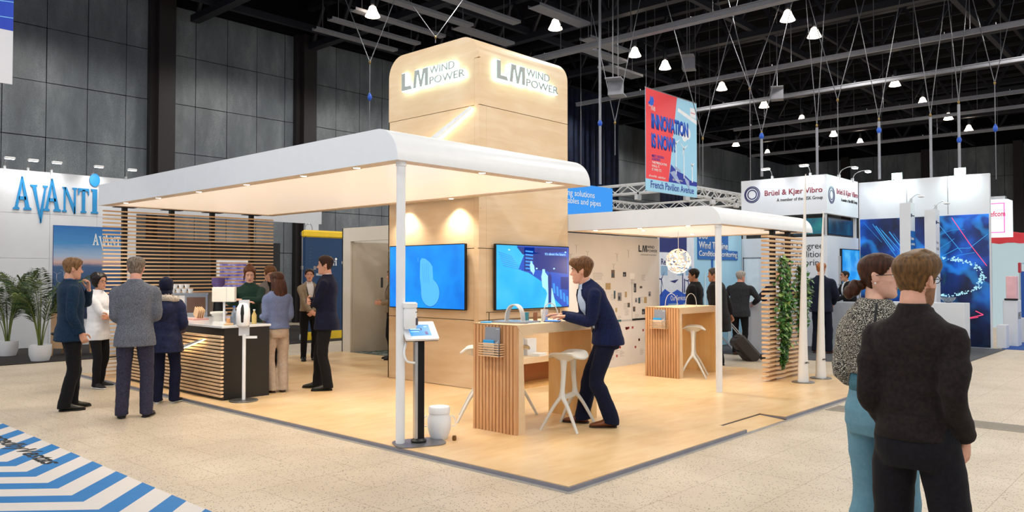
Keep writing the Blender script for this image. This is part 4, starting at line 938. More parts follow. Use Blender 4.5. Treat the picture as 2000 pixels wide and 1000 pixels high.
for i, (x, y, z) in enumerate([(-.28, -.12, 0), (-.19, -.12, 0), (-.10, -.12, 0), (-.01, -.12, 0), (-.24, -.12, .07), (-.15, -.12, .07), (-.06, -.12, .07)]):
    M_ = Matrix.Rotation(-.75, 3, 'Z') @ V((x, y, 0))
    tag(MB().lathe([(.028, 0), (.043, .066), (.040, .066), (.026, .006), (.001, .006)], n=16).build('coffee_cup', WHITE, None, 50, (1.12+M_.x, 8.38+M_.y, 1.35+z)), 'white coffee cup stacked on top of the coffee machine', 'cup', 'white cups on the coffee machine')
t = thing('coffee_grinder', 'purple tinted coffee grinder hopper behind the coffee machine', 'grinder', (1.36, 8.05, .985), .3)
MB().lathe([(.07, 0), (.08, .02), (.06, .3), (.055, .42)], n=16).build('body', DKMET, t, smooth=50); MB().lathe([(.05, .42), (.10, .50), (.10, .60), (.001, .605)], n=16).build('hopper', plain('purple hopper', '#5b4a86', .2), t, smooth=50)
t = thing('ice_tub', 'white oval tub with lid rim on the bar beside the lamp stem', 'tub', (.74, 6.82, .985))
MB().lathe([(.075, 0), (.10, .10), (.115, .10), (.115, .125), (.10, .13), (.001, .12)], n=28).build('body', plain('cream plastic', '#e9e4da', .5), t, smooth=40); MB().box((-.11, -.02, .06), (-.095, .02, .068)).build('print', MID, t)
flat('napkin_tray', 'pink and white tray of napkins on the coffee bar', 'tray', .66, 7.35, .985, .22, .36, .022, 0, plain('pink tray', '#d8a59a', .6))
for i in range(4): tag(MB().box((-.006, -.06, 0), (.006, .06, .13), M=Matrix.Rotation(.45, 4, 'X')).build('wooden_stirrer', SLAT, None, None, (.62+.03*i, 7.28, 1.032), .0), 'pale wooden board leaning in the napkin tray', 'stirrer', 'wooden boards in the napkin tray')
def bottle(x, y, h, r, mat, cap, label):
    t = thing('bottle', label, 'bottle', (x, y, .985)); MB().lathe([(.001, 0), (r, .002), (r, h*.6), (r*.4, h*.8), (r*.38, h*.93)], n=16).build('body', mat, t, smooth=50); MB().lathe([(r*.45, h*.92), (r*.45, h), (.001, h)], n=12).build('cap', cap, t)
GLASSM = plain('clear bottle', '#aebccb', .1); GLASSM.node_tree.nodes['Principled BSDF'].inputs['Transmission Weight'].default_value = .7
bottle(.52, 5.98, .24, .036, GLASSM, plain('blue cap', '#2a5fae', .4), 'clear water bottle with blue cap near the black bar end'); bottle(.74, 5.86, .19, .032, plain('juice', '#c9b06a', .2), WHITE, 'small yellow bottle at the right end of the coffee bar')
for i, (x, y, l) in enumerate(((.58, 6.12, 'clear drinking glass left of the water bottle'), (.46, 5.9, 'clear drinking glass in front of the water bottle'))): tag(MB().lathe([(.028, 0), (.036, .10), (.033, .10), (.026, .008), (.001, .008)], n=16).build('drinking_glass', GLASSM, None, 50, (x, y, .985)), l, 'glass')
flat('blue_packet', 'bright blue paper packet on the bar by the barista', 'packet', .84, 6.55, .985, .1, .06, .09, .4, CY); flat('wooden_coaster', 'small wooden block on the front edge of the coffee bar', 'coaster', .36, 5.82, .985, .10, .07, .025, .3, SLAT); flat('orange_packet', 'orange and white sachets beside the blue packet', 'packet', .62, 6.28, .985, .08, .05, .06, .2, plain('orange print', '#d99b62', .5))
# dispenser stand in front of the bar end
t = thing('sanitizer_stand', 'white hand sanitizer stand with grey round foot before the bar', 'stand', (.40, 5.50, .046), -.72)
MB().lathe([(.001, 0), (.175, 0), (.178, .008), (.17, .016), (.001, .018)], n=36).build('foot', plain('grey foot', '#6f6c68', .4, .6), t, smooth=40); MB().cyl((0, 0, .016), (0, 0, .84), .022, n=16).build('pole', WHITE, t, smooth=50)
MB().box((-.065, -.012, .82), (.065, .0, 1.27)).build('back_plate', plain('steel white plate', '#cfd2d6', .3), t); MB().bar((.02, -.012, .80), (.16, -.012, .80), .03).build('drip_arm', WHITE, t)
b = MB(); b.loft([sring(z, a, d, -.06, 20, 2.6) for z, a, d in ((.94, .055, .04), (.96, .078, .05), (1.08, .086, .056), (1.17, .080, .05), (1.225, .05, .03), (1.235, .01, .01))]); b.build('dispenser', plain('gloss white', '#f2f3f5', .15), t, smooth=60)
b = MB(); b.loft([sring(z, a, d, -.078, 16, 2.4) for z, a, d in ((.95, .018, .02), (1.0, .028, .038), (1.10, .034, .044), (1.17, .028, .038), (1.215, .012, .02))]); b.build('window', BLK, t, smooth=60)
# ------------------------------------------------------------------ timeline wall, lamp, plants, rotor blades
t = thing('timeline_panel', 'pale grey timeline wall with photos and letter logo beside the tower', 'exhibition panel')
TY = 4.12
MB().box((5.06, TY, .046), (7.96, TY+.06, 2.31)).build('board', plain('pale concrete print', '#dedad7', .6, var=.04, scale=2), t)
LMK = plain('logo black', '#1d1d20', .5)
logo(fr((7.275, TY, 2.045), FY), .62, .12, LMK, .003, t)
text('— a GE Renewable Energy business', 'tagline', fr((7.29, TY, 1.98), FY), .58, .028, plain('tagline grey', '#77767a', .5), .002, t)
r = random.Random(3); INK = [plain('photo dark', '#2b2a2c', .4), plain('photo teal', '#2d5566', .4), plain('photo brown', '#6b5546', .4), plain('photo grey', '#8c8d92', .4), plain('photo sand', '#b39a6d', .4)]
ph = [(5.62, 1.50, .10, .14), (5.95, 1.38, .09, .13), (6.12, 1.26, .10, .15), (6.26, 1.36, .18, .14), (6.43, 1.56, .12, .17), (6.78, 1.58, .12, .10), (6.62, 1.16, .14, .18), (6.50, 1.20, .06, .17), (6.84, 1.22, .07, .12), (6.92, 1.04, .09, .10), (7.12, 1.30, .09, .20), (7.16, 1.12, .08, .10), (7.26, 1.10, .08, .13), (7.45, 1.10, .11, .14), (7.09, .96, .09, .11), (7.38, .90, .12, .12), (7.60, 1.22, .09, .11), (7.62, .92, .08, .10), (6.55, .97, .06, .09), (7.31, 1.37, .10, .05)]
for i, (x, z, w_, h_) in enumerate((x, z, w*.8, h*.8) for x, z, w, h in ph): MB().box((x, TY-.003, z+.02), (x+w_, TY, z+.02+h_)).box((x+w_*.15, TY-.0036, z+.02+h_*.15), (x+w_*.6, TY-.003, z+.02+h_*.55), 1).build('photo', [INK[(i*3) % 5], INK[(i*2+3) % 5]], t)
MB().box((5.1, TY-.004, .82), (6.72, TY, .855)).build('time_bar', plain('teal bar', '#2f6d76', .5), t); MB().box((6.72, TY-.004, .825), (7.06, TY, .85)).build('time_bar', GREY, t); MB().box((7.06, TY-.004, .82), (7.76, TY, .855)).build('time_bar', LMK, t); MB().box((7.058, TY-.002, .86), (7.064, TY, 1.66)).build('pin_line', MID, t); MB().box((6.98, TY-.004, 1.56), (7.14, TY, 1.66)).build('label_plate', PAPER, t)
b = MB(); FN = plain('fine print', '#a5a2a1', .6)
for i in range(26):
    x, z = 5.3+2.4*r.random(), (.15+.55*r.random()) if i % 2 else (.9+.75*r.random())
    for k in range(5): b.box((x, TY-.0015, z-k*.022), (x+.14*(.5+.5*r.random()), TY, z-k*.022+.006))
for k in range(6): b.box((5.90, TY-.0015, 1.66-k*.022), (6.2-.05*r.random(), TY, 1.666-k*.022))
b.build('fine_print', FN, t)
b = MB(); 
for i in range(15): x, z = 6.2+1.6*r.random(), .18+.52*r.random(); b.box((x, TY-.003, z), (x+.045, TY, z+.04))
for x in (6.5, 6.58, 6.85, 6.92, 7.05): b.box((x, TY-.003, .68), (x+.05, TY, .72))
b.build('country_marks', plain('red mark', '#9b3a36', .5), t)
b = MB()
for x, z in ((5.45, 2.1), (5.75, 2.0), (6.6, 1.98), (6.95, 2.05), (5.6, 1.72), (6.5, 1.8), (5.3, 1.95)):
    b.box((x, TY-.0015, z-.12), (x+.004, TY, z)); [b.bar((x, TY-.001, z), (x+.05*math.cos(a), TY-.001, z+.05*math.sin(a)), .003) for a in (.5, 2.6, 4.7)]
b.build('turbine_sketch', MID, t)
# woven globe lamp
t = thing('pendant_lamp', 'round woven white pendant lamp glowing under the smaller canopy', 'pendant lamp', (6.46, 2.835, 1.852))
MB().cyl((0, 0, .19), (0, 0, .475), .005, n=6).build('cord', WHITE, t)
ico = bmesh.new(); bmesh.ops.create_icosphere(ico, subdivisions=3, radius=.2); b = MB()
fl = [(f.calc_center_median().copy(), f.normal.copy()) for f in ico.faces]; ico.free(); rr = random.Random(2)
for c, n in fl:
    if rr.random() < .46: continue
    a = n.orthogonal().normalized(); a = Matrix.Rotation(rr.random()*6.28, 3, n) @ a; q = n.cross(a); w_ = .030
    pt = [c+(a*math.cos(u)*w_+q*math.sin(u)*w_*.42)-n*(abs(math.cos(u))*.004) for u in [2*PI*k/8 for k in range(8)]]; b.add(pt+[p+n*.0015 for p in pt], [tuple(range(7, -1, -1)), tuple(range(8, 16))]+[(k, (k+1) % 8, 8+(k+1) % 8, 8+k) for k in range(8)])
m_, nt_, b_ = newmat('woven shade'); setin(b_, 'Base Color', lin('#fbeede')); setin(b_, 'Transmission Weight', 0); setin(b_, 'Roughness', .6); setin(b_, 'Emission Color', lin('#ffe9c8')); setin(b_, 'Emission Strength', .12)
b.build('woven_shade', m_, t); MB().ell((0, 0, 0), (.045, .045, .045), 16, 10).build('bulb', emis('bulb', '#ffd9a0', 7), t, smooth=True); MB().cyl((0, 0, .03), (0, 0, .2), .016, n=8).build('socket', WHITE, t)
# trailing ivy on the slatted screen
IVY = [plain('ivy dark', '#24421a', .4, var=.2), plain('ivy green', '#457a33', .35, var=.2), plain('ivy light', '#93b05c', .35, var=.2)]
def ivy(x, y, ztop, zbot, wmax, label, seed, n=900):
    t = thing('trailing_ivy', label, 'plant', (x, y, 0)); rr = random.Random(seed); b = MB()
    for i in range(n):
        s = rr.random()**.8; z = ztop-(ztop-zbot)*s; pr = math.sin(PI*min(1, s*.95+.05)**.75)**.8
        wx = wmax*pr+.02; p = V((rr.gauss(0, .42)*wx, -.05-.10*rr.random()*pr, z+rr.uniform(-.03, .03)))
        L = rr.uniform(.06, .105); d = V((rr.uniform(-1, 1), rr.uniform(-1, .3), rr.uniform(-1.2, .5))).normalized(); sd = d.cross(V((rr.uniform(-.3, .3), -1, .5))).normalized(); up_ = sd.cross(d)
        vs = [p, p+d*L*.35+sd*L*.34+up_*.006, p+d*L+up_*-.008, p+d*L*.35-sd*L*.34+up_*.006]; b.add(vs, [(0, 1, 2), (0, 2, 3)], rr.choice((0, 1, 1, 1, 2)))
    b.build('leaves', IVY, t)
    st_ = MB()
    for k in range(5): P, r_ = cat([(rr.gauss(0, .03), -.03, ztop), (rr.gauss(0, .3)*wmax, -.07, lerp(ztop, zbot, .4)), (rr.gauss(0, .2)*wmax, -.06, lerp(ztop, zbot, .75)), (0, -.04, zbot+.05*k)], [.006]*4); st_.tube(P, r_, 5)
    st_.build('stem', plain('ivy stem', '#4a3c22', .7), t)
ivy(6.98, 1.40, 1.92, .26, .30, 'trailing green ivy hanging on the left post of the slatted screen', 1); ivy(7.66, 1.40, 1.76, .66, .28, 'trailing green ivy at the right edge of the slatted screen', 2, 760)
# two standing rotor blades
def rotor(x, y, h, rz, label):
    t = thing('rotor_blade', label, 'rotor blade model', (x, y, .046), rz)
    MB().lathe([(.001, 0), (.16, 0), (.162, .006), (.155, .012), (.001, .013)], n=36).build('base_plate', plain('steel disc', '#8d8b8a', .35, .8), t, smooth=40)
    b = MB(); rg = []
    for s in [i/24 for i in range(25)]:
        z = .013+h*s; a = lerp(.088, .010, s**1.15); a *= 1-.10*math.sin(PI*min(1, s*2.2))*(s < .45); d = lerp(.07, .008, s**.8); bend = -.10*s*s*0+.085*s**1.6
        tw_ = .5*s; rg.append([(bend+a*math.cos(q)*math.cos(tw_)-d*math.sin(q)*math.sin(tw_), a*math.cos(q)*math.sin(tw_)+d*math.sin(q)*math.cos(tw_), z) for q in [2*PI*k/20 for k in range(20)]])
    b.loft(rg); b.build('blade', plain('rotor white', '#eeebe6', .35, var=.01), t, smooth=60)
    logo((V((-.035, -.069, .285)), V((1, 0, 0)), V((0, 0, 1)), V((0, -1, 0))), .085, .022, LMK, .004, t)
rotor(6.82, .97, 3.07, -.42, 'taller white rotor blade standing on a steel disc before the slats'); rotor(7.45, .95, 2.55, -.42, 'shorter white rotor blade standing on a steel disc to the right')
# palms
FR = [plain('palm green', '#2f4a20', .5, var=.25), plain('palm olive', '#5d6b2a', .5, var=.25)]
def palm(x, y, h, sc, seed, label):
    t = thing('potted_palm', label, 'plant', (x, y, .01)); rr = random.Random(seed)
    MB().lathe([(.001, 0), (.15*sc, 0), (.19*sc, .12*sc), (.195*sc, .30*sc), (.175*sc, .30*sc), (.165*sc, .27*sc), (.001, .27*sc)], n=28).build('pot', plain('pot white', '#dadbdf', .4, var=.02), t, smooth=40)
    MB().lathe([(.16*sc, .265*sc), (.001, .28*sc)], n=20).build('soil', plain('soil', '#2a1c12', .9), t)
    for i in range(17):
        a = rr.random()*6.28; L = h*rr.uniform(.75, 1.1); lean_ = rr.uniform(.15, .62); b = MB(); pts = []
        for k in range(12):
            s = k/11; rd = lean_*L*(.25*s+.75*s**2.2); z = .25*sc+L*(s*.95-.42*lean_*s**3); pts.append(V((.03*math.cos(a)+rd*math.cos(a), .03*math.sin(a)+rd*math.sin(a), z)))
        b.tube(pts, [.009*(1-.75*k/11) for k in range(12)], 5, 1)
        for k in range(4, 12):
            for f in (0, .25, .5, .75):
                if k == 11 and f > 0: break
                p = pts[k]+(pts[min(k+1, 11)]-pts[k])*f; d = (pts[min(k+1, 11)]-pts[k-1]).normalized(); s = (k+f-4)/7.5; ll = .34*math.sin(PI*(.22+.72*min(1, s)))*min(1, h)
                for sg in (-1, 1):
                    sd = d.cross(V((0, 0, 1))); sd = (sd.normalized() if sd.length > .01 else V((1, 0, 0)))*sg; e = (sd*.8+d*.75+V((0, 0, -.12-.3*rr.random()))).normalized(); n_ = e.cross(d).normalized()*.012
                    b.add([p-n_*.4, p+e*ll*.45-n_+V((0, 0, .015)), p+e*ll+V((0, 0, -.05*ll)), p+e*ll*.45+n_+V((0, 0, .015))], [(0, 1, 2, 3)], rr.choice((0, 0, 1)))
        b.build('frond', FR, t)
palm(.20, 14.45, 1.62, 1.0, 4, 'potted palm in white pot, left one by the white wall'); palm(.34, 12.95, 1.75, 1.0, 9, 'potted palm in white pot, right one nearer the dark blue poster')
# ------------------------------------------------------------------ blue lettered stand on the left
AY = 15.96; AVW = plain('partition white', '#d2d5da', .45, var=.015)
tag(MB().box((-1.2, 12.6, 0), (9.4, 18.6, .012)).build('carpet', cloth('dark brown carpet', '#2a2320', '#1c1714', 40)), 'dark brown carpet under the white stand with the blue lettering', 'carpet')
t = thing('stand_wall', 'tall white partition wall with big blue serif lettering', 'stand wall')
b = MB()
for x in (-3.0, -2.0, -1.0, 0, 1, 2): 
    for za, zb in ((.012, 1), (1, 2), (2, 3), (3, 3.95)): b.box((x*1.0+.003-.6, AY, za+.003), (x+1.0-.003-.6, AY+.05, zb-.003))
b.build('panels', AVW, t)
MB().box((-3.6, AY+.012, .012), (2.4, AY+.045, 3.94)).build('joint_backing', GREY, t)
MB().box((2.4, AY, 3.0), (3.3, AY+.05, 3.95)).box((2.4, AY, .012), (3.3, AY+.05, 2.995)).build('side_panel', AVW, t)
def avanti(frame, w, h, mat, parent, d=.02, edge=None):
    """hand-drawn wedge-serif letters: A V A N T I with long V and ball dot"""
    o, X, Y, Nn = frame; U = w/6.7; b = MB()
    def pg(pts): b.prism([(x*U, y*h) for x, y in pts], frame, d)
    def A(x, tall, wd):
        pg([(x-.08, 0), (x+.38, 0), (x+.38, .04), (x+.26, .07), (x+.50*wd, tall-.30), (x+.56*wd, tall), (x+.5*wd, tall), (x+.06, .07), (x-.08, .04)]); pg([(x+.48*wd, tall), (x+.60*wd, tall), (x+1.10*wd, .07), (x+1.25*wd, .04), (x+1.25*wd, 0), (x+.68*wd, 0), (x+.68*wd, .04), (x+.80*wd, .07)]); pg([(x+.3*wd, .24), (x+.85*wd, .24), (x+.82*wd, .32), (x+.33*wd, .32)])
    A(.1, .80, 1.0)
    pg([(1.25, .62), (1.75, .62), (1.75, .585), (1.66, .56), (1.98, -.02), (2.08, -.30), (2.04, -.30), (1.40, .56), (1.25, .585)]); pg([(1.99, -.30), (2.10, -.30), (2.42, .56), (2.55, .585), (2.55, .62), (2.18, .62), (2.18, .585), (2.30, .56), (2.0, -.02)])
    A(2.32, .80, 1.0)
    pg([(3.68, 0), (4.02, 0), (4.02, .035), (3.92, .06), (3.92, .62), (3.68, .62), (3.68, .585), (3.78, .56), (3.78, .06), (3.68, .035)]); pg([(3.78, .62), (3.98, .62), (4.66, .12), (4.66, -.03), (4.58, -.03)]); pg([(4.46, .62), (4.82, .62), (4.82, .585), (4.72, .56), (4.72, -.03), (4.58, -.03), (4.58, .56), (4.46, .585)])
    pg([(4.92, .62), (5.78, .62), (5.78, .45), (5.73, .45), (5.66, .55), (5.05, .55), (4.98, .45), (4.92, .45)]); pg([(5.23, .58), (5.47, .58), (5.47, .06), (5.58, .035), (5.58, 0), (5.12, 0), (5.12, .035), (5.23, .06)])
    pg([(5.95, .62), (6.42, .62), (6.42, .06), (6.54, .035), (6.54, 0), (5.95, 0), (5.95, .035), (6.08, .06), (6.08, .56), (5.95, .585)]); pg([(6.23+.42*math.cos(2*PI*k/20), .855+.17*math.sin(2*PI*k/20)) for k in range(20)])
    b.build('lettering', mat, parent)
avanti(fr((.66, AY, 3.05+.02), FY), 1.80, .92, BLUE, t, .03)
t = thing('wind_farm_poster', 'large blue poster of a calm sea on the white stand wall', 'poster')
F = fr((1.47, AY-.02, .62), FY); W_, H_ = 1.62, 2.14
MB().box((1.47, AY-.02, .62), (3.09, AY, 2.76)).build('board', NAVY, t)
def seamat():
    m, nt, b = newmat('sea print'); tc = nt.nodes.new('ShaderNodeTexCoord'); sp = nt.nodes.new('ShaderNodeSeparateXYZ'); nt.links.new(tc.outputs['Object'], sp.inputs[0])
    nz = N(nt, 'ShaderNodeTexNoise', Scale=3.0, Detail=4.0); nt.links.new(coords(nt, (1, 1, 6)), nz.inputs['Vector'])
    ad = N(nt, 'ShaderNodeMath', operation='MULTIPLY_ADD'); ad.inputs[1].default_value = .12; nt.links.new(nz.outputs['Fac'], ad.inputs[0]); nt.links.new(sp.outputs['Z'], ad.inputs[2])
    mr = N(nt, 'ShaderNodeMapRange'); mr.inputs['From Min'].default_value = .7; mr.inputs['From Max'].default_value = 2.85; nt.links.new(ad.outputs[0], mr.inputs['Value'])
    nt.links.new(ramp(nt, mr.outputs[0], [(0, lin('#15243f')), (.25, lin('#1d3c66')), (.55, lin('#3d5d86')), (.60, lin('#c9a7a0')), (.66, lin('#9fb4cf')), (.8, lin('#3f86c0')), (1, lin('#1a62a8'))]), b.inputs['Base Color']); setin(b, 'Roughness', .4); return m
MB().box((1.475, AY-.022, .625), (3.085, AY-.02, 2.755)).build('print', seamat(), t)
avanti(fr((2.30, AY-.022, 2.33), FY), .72, .34, PAPER, t, .002); text('WIND TURBINE SAFETY', 'slogan', fr((2.0, AY-.022, .88), FY), .98, .1, PAPER, .002, t)
b = MB()
for x, z in ((1.55, 1.65), (1.7, 1.7), (1.85, 1.66), (2.05, 1.7), (1.62, 1.45)): b.bar((x, AY-.0225, z-.14), (x, AY-.0225, z), .012, .002); [b.bar((x, AY-.0225, z), (x+.09*math.cos(a), AY-.0225, z+.09*math.sin(a)), .008, .002) for a in (.4, 2.5, 4.6)]
b.build('turbine_print', PAPER, t)
# clip-on arm lights of the white stand
def arm_light(x, y, z, label, group=None, d=(0, -1)):
    t = thing('arm_spotlight', label, 'spotlight', (x, y, z), math.atan2(d[0], -d[1]) if d != (0, -1) else 0, group)
    MB().box((-.02, -.02, -.04), (.02, .04, .06)).build('clamp', GREY, t); P, r = cat([(0, 0, .05), (0, -.06, .16), (0, -.22, .22), (0, -.34, .20)], [.009]*4); MB().tube(P, r, 6).build('arm', ALU, t, smooth=True)
    h = MB().box((-.10, -.40, .17), (.10, -.30, .215), bev=.01).build('head', WHITE, t); MB().box((-.085, -.39, .166), (.085, -.31, .17)).build('lens', emis('floodlight lens', '#f4f6ff', 6), h)
    return t
for x, l in ((.50, 'leftmost of five'), (.95, 'second of five from the left'), (1.42, 'third of five from the left'), (2.30, 'above the blue dot'), (3.05, 'by the black hall column')): arm_light(x, AY, 3.95, 'small white arm spotlight on the white stand wall, '+l)
# rest of that stand behind the slats
t = thing('stand_fascia', 'white fascia beam of the stand seen behind the slatted screen', 'fascia'); MB().box((3.3, AY, 3.12), (8.6, AY+.08, 3.95)).build('beam', AVW, t); MB().box((8.05, AY-.0, .012), (8.5, AY+.08, 3.12)).build('upright', AVW, t)
tag(MB().box((3.35, 18.2, .012), (8.6, 18.3, 2.62)).build('black_partition', plain('partition black', '#101013', .5)), 'black partition behind the slatted screen with the coffee bar', 'partition')
t = thing('lit_display', 'white framed lit display with a violet picture beyond the bar', 'display', (4.9, 15.0, .012)); MB().box((0, 0, .95), (.85, .06, 2.0)).build('frame', WHITE, t); MB().box((.06, -.004, 1.01), (.79, 0, 1.94)).build('picture', screen_mat('violet photo', '#3d3a86', '#8b7fc0', '#c9c4e4', .5, 6), t); [MB().box((q, 0, 0), (q+.06, .06, .95)).build('leg', WHITE, t) for q in (.02, .77)]
t = thing('safety_ladder', 'tall aluminium ladder with rungs standing beside the dark blue door', 'ladder', (6.30, 13.35, .012), -.35)
for x in (0, .26): MB().box((x-.03, -.04, .15), (x+.03, .04, 2.72)).build('rail', ALU, t)
b = MB(); [b.cyl((0, 0, z), (.26, 0, z), .018, n=8) for z in [.3+.28*k for k in range(9)]]; b.build('rungs', ALU, t)
b = MB(); [b.box((x-.05, -.07, z), (x+.05, .07, z+.09)) for x in (0, .26) for z in (.1, .9, 1.75, 2.6)]; b.build('brackets', STEEL, t); [MB().cyl((x-.02, -.06, .075), (x+.02, -.06, .075), .075, n=16).build('caster', GREY, t) for x in (-.06, .3)]
P, r = cat([(.05, 0, 2.7), (.06, 0, 2.85), (.16, 0, 2.9), (.22, 0, 2.82), (.22, 0, 2.7)], [.012]*5); MB().tube(P, r, 6).build('top_hoop', STEEL, t)
t = thing('service_door', 'dark blue steel door with yellow padded top and white lettering', 'door', (6.27, 13.2, .012), -.0)
MB().box((0, 0, .2), (1.36, .12, 2.62)).build('leaf', plain('door navy', '#12365c', .4), t); MB().box((-.04, -.03, 2.55), (1.42, .15, 2.74), bev=.04).build('yellow_pad', plain('safety yellow', '#e3bd1e', .5), t); MB().box((0, -.02, .0), (1.36, .14, .2)).build('yellow_base', plain('safety yellow', '#e3bd1e', .5), t)
avanti(fr((.42, -.003, 1.86), FY), .52, .19, PAPER, t, .003); MB().box((.30, -.02, 1.60), (.60, -.0, 1.66)).build('handle', ALU, t); b = MB(); [b.box((.12+.0*k, -.004, 1.95+.08*k), (.16, 0, 1.955+.08*k)) for k in range(5)]; [b.lathe([(.001, -.004), (.012, -.004), (.012, 0), (.001, 0)], (x, 0, 0), 8) for x in ()]; b.build('marks', MID, t); MB().box((1.08, -.004, 1.9), (1.14, 0, 1.97)).build('label', PAPER, t)
t = thing('lounge_chair', 'dark armchair with pale wooden shell behind the right palm', 'armchair', (1.15, 13.75, .012), .9)
MB().box((-.3, -.3, .38), (.3, .3, .5), bev=.05).build('seat', BLACK, t); P, r = [(-.33, .32, .2), (-.35, .36, .6), (-.33, .38, .95)], None
b = MB(); b.loft([[(.34*math.cos(a), .05+.34*math.sin(a)*.95, z) for a in [PI*(-.15+1.3*k/16) for k in range(17)]] for z in (.15, .5, .85)], caps=False, closed=False); b.build('shell', plain('shell wood', '#c9a077', .5), t, smooth=60)
b = MB(); b.loft([[(.31*math.cos(a), .05+.30*math.sin(a)*.95, z) for a in [PI*(-.1+1.2*k/16) for k in range(17)]] for z in (.48, .8, .9)], caps=False, closed=False); b.build('backrest', BLACK, t, smooth=60)
[MB().cyl((x, y, 0), (x*.9, y*.9, .4), .018, n=8).build('leg', PLYDK, t) for x in (-.27, .27) for y in (-.27, .27)]
flat('side_table', 'white low side table beside the dark armchair', 'table', 1.9, 13.4, .012, .6, .45, .38, .2, AVW)
# beige room with doorway behind the tower
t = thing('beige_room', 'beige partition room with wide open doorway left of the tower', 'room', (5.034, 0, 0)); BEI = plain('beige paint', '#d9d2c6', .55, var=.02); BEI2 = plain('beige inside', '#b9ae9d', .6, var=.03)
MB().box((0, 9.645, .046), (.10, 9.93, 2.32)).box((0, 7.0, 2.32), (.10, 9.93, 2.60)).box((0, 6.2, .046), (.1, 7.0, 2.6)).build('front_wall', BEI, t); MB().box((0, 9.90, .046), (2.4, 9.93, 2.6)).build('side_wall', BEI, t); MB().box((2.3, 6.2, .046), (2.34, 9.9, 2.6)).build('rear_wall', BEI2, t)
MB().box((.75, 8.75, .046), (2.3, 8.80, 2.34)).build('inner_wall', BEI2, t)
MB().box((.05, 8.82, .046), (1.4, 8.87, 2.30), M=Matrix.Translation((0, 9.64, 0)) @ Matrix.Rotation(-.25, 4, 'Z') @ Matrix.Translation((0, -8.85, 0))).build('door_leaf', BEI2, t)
MB().box((-.0, 7.0, .047), (2.2, 9.64, .05)).build('entrance_mat', cloth('patterned mat', '#3b4a44', '#7c8078', 9, hard=True), t)
tag(MB().box((5.02, 8.57, 1.38), (5.034-.0, 8.63, 1.58), bev=.004).build('wall_phone', BLK), 'small dark handset hanging at the beige doorway', 'handset')
# floor graphic
GW = plain('mat white', '#d9d2cc', .6, var=.02)
t = thing('floor_graphic', 'blue and white chevron striped floor graphic with script lettering', 'floor graphic', (0, 0, .002))
b = MB().prism([(-2.02, -1.5), (-2.02, 8.2), (-4.6, 8.2), (-4.6, -1.5)], ((0, 0, -.0015), *FZ), .002); b.build('ground', GW, t)
b = MB()
for k in range(-4, 15):
    y = 2.424+(k-1)*.517; w_ = .232; e = 2.05
    b.prism([(-2.02, y), (-2.02, y+w_), (-2.525, y+w_-.502), (-2.525-e, y+w_-.502+e*.98), (-2.525-e, y-.502+e*.98), (-2.525, y-.502)], ((0, 0, .0006), *FZ), .001)
b.build('stripes', BLUEM, t)
text('#poweredbyVestas', 'script', (V((-2.40, 6.35, .0018)), V((0, -1, 0)), V((1, 0, 0)), V((0, 0, 1))), 2.52, .215, BLK, .0008, t, bold=.025, shear=.35)

t = thing('floor_grate', 'grey metal grate strip set in the terrazzo floor right of the couple', 'grate', (0, 0, .001)); MB().box((4.92, -4.5, 0), (5.36, -.06, .004)).build('frame', plain('grate metal', '#a39a8c', .5, .4), t)
b = MB(); [b.box((4.95+.05*k, -4.48, .004), (4.975+.05*k, -.08, .006)) for k in range(8)]; b.build('slots', plain('grate slot', '#8b8376', .6), t)
# ------------------------------------------------------------------ stands and banners on the right
def sheet(frame, w, h, mat, name, parent, d=.006): return MB().prism([(0, 0), (w, 0), (w, h), (0, h)], frame, d).build(name, mat, parent)
t = thing('blue_sign', 'bright blue sign box about cables and pipes beside the tower', 'sign'); MB().box((9.2, 8.0, 2.95), (12.03, 8.3, 3.86)).build('box', emis('sign blue', '#1590ec', .75), t)
text('Sealing solutions', 'lettering', fr((9.72, 7.99, 3.50), FY), 1.51, .20, PAPER, .006, t); text('for cables and pipes', 'lettering', fr((9.72, 7.99, 3.315), FY), 1.77, .19, PAPER, .006, t)
# hanging red and blue banner
t = thing('hanging_banner', 'large red and pale blue banner hung high right of the tower', 'banner', (15.02, 8.9, 4.12)); RED = plain('banner red', '#f0454c', .55, var=.01); PB = plain('banner pale blue', '#9fd6f2', .55, var=.01); DB = plain('banner deep blue', '#1b2fa0', .5); MB_ = plain('banner blue', '#1c62d8', .5); CLD = plain('banner white', '#eef3f8', .5)
F = (V((0, 0, 0)), *FY); w, h = 3.02, 3.06
MB().box((0, 0, 0), (w, .02, h)).build('cloth', PB, t); u = lambda k: (F[0]+F[3]*.0015*k, *F[1:])
MB().prism([(0, .36), (1.27, .36), (1.80, h), (0, h)], u(0), .0015).build('red_field', RED, t)
b = MB(); b.prism([(1.27, .36), (w, .36), (w, .50), (2.6, .52), (2.2, .68), (1.75, .75), (1.42, .92)], u(0), .0012); b.build('sea', DB, t)
b = MB(); [b.prism(circle(r_, 16, x, y), u(.6+.35*r_), .001) for x, y, r_ in ((2.0, 2.02, .16), (2.2, 2.05, .22), (2.42, 2.0, .2), (2.25, 1.88, .16))]; b.prism([(1.83, 2.62), (w, 2.36), (w, 2.50), (1.86, 2.73)], u(0), .001); b.prism([(2.6, 2.58), (2.95, 2.55), (2.95, 2.87), (2.6, 2.86)], u(1), .001)
for x, y, L in ((1.72, 1.62, 1.0), (2.2, 1.50, .95), (2.72, 1.02, .55)):
    b.prism([(x-.03, y-L), (x+.03, y-L), (x+.015, y), (x-.015, y)], u(2), .001)
    for a in (.5, 2.5, 4.3): b.prism([(x+.03*math.cos(a+1.57), y+.03*math.sin(a+1.57)), (x+.34*L*math.cos(a), y+.34*L*math.sin(a)), (x+.03*math.cos(a-1.57), y+.03*math.sin(a-1.57))], u(2), .001)
b.build('drawing_white', CLD, t)
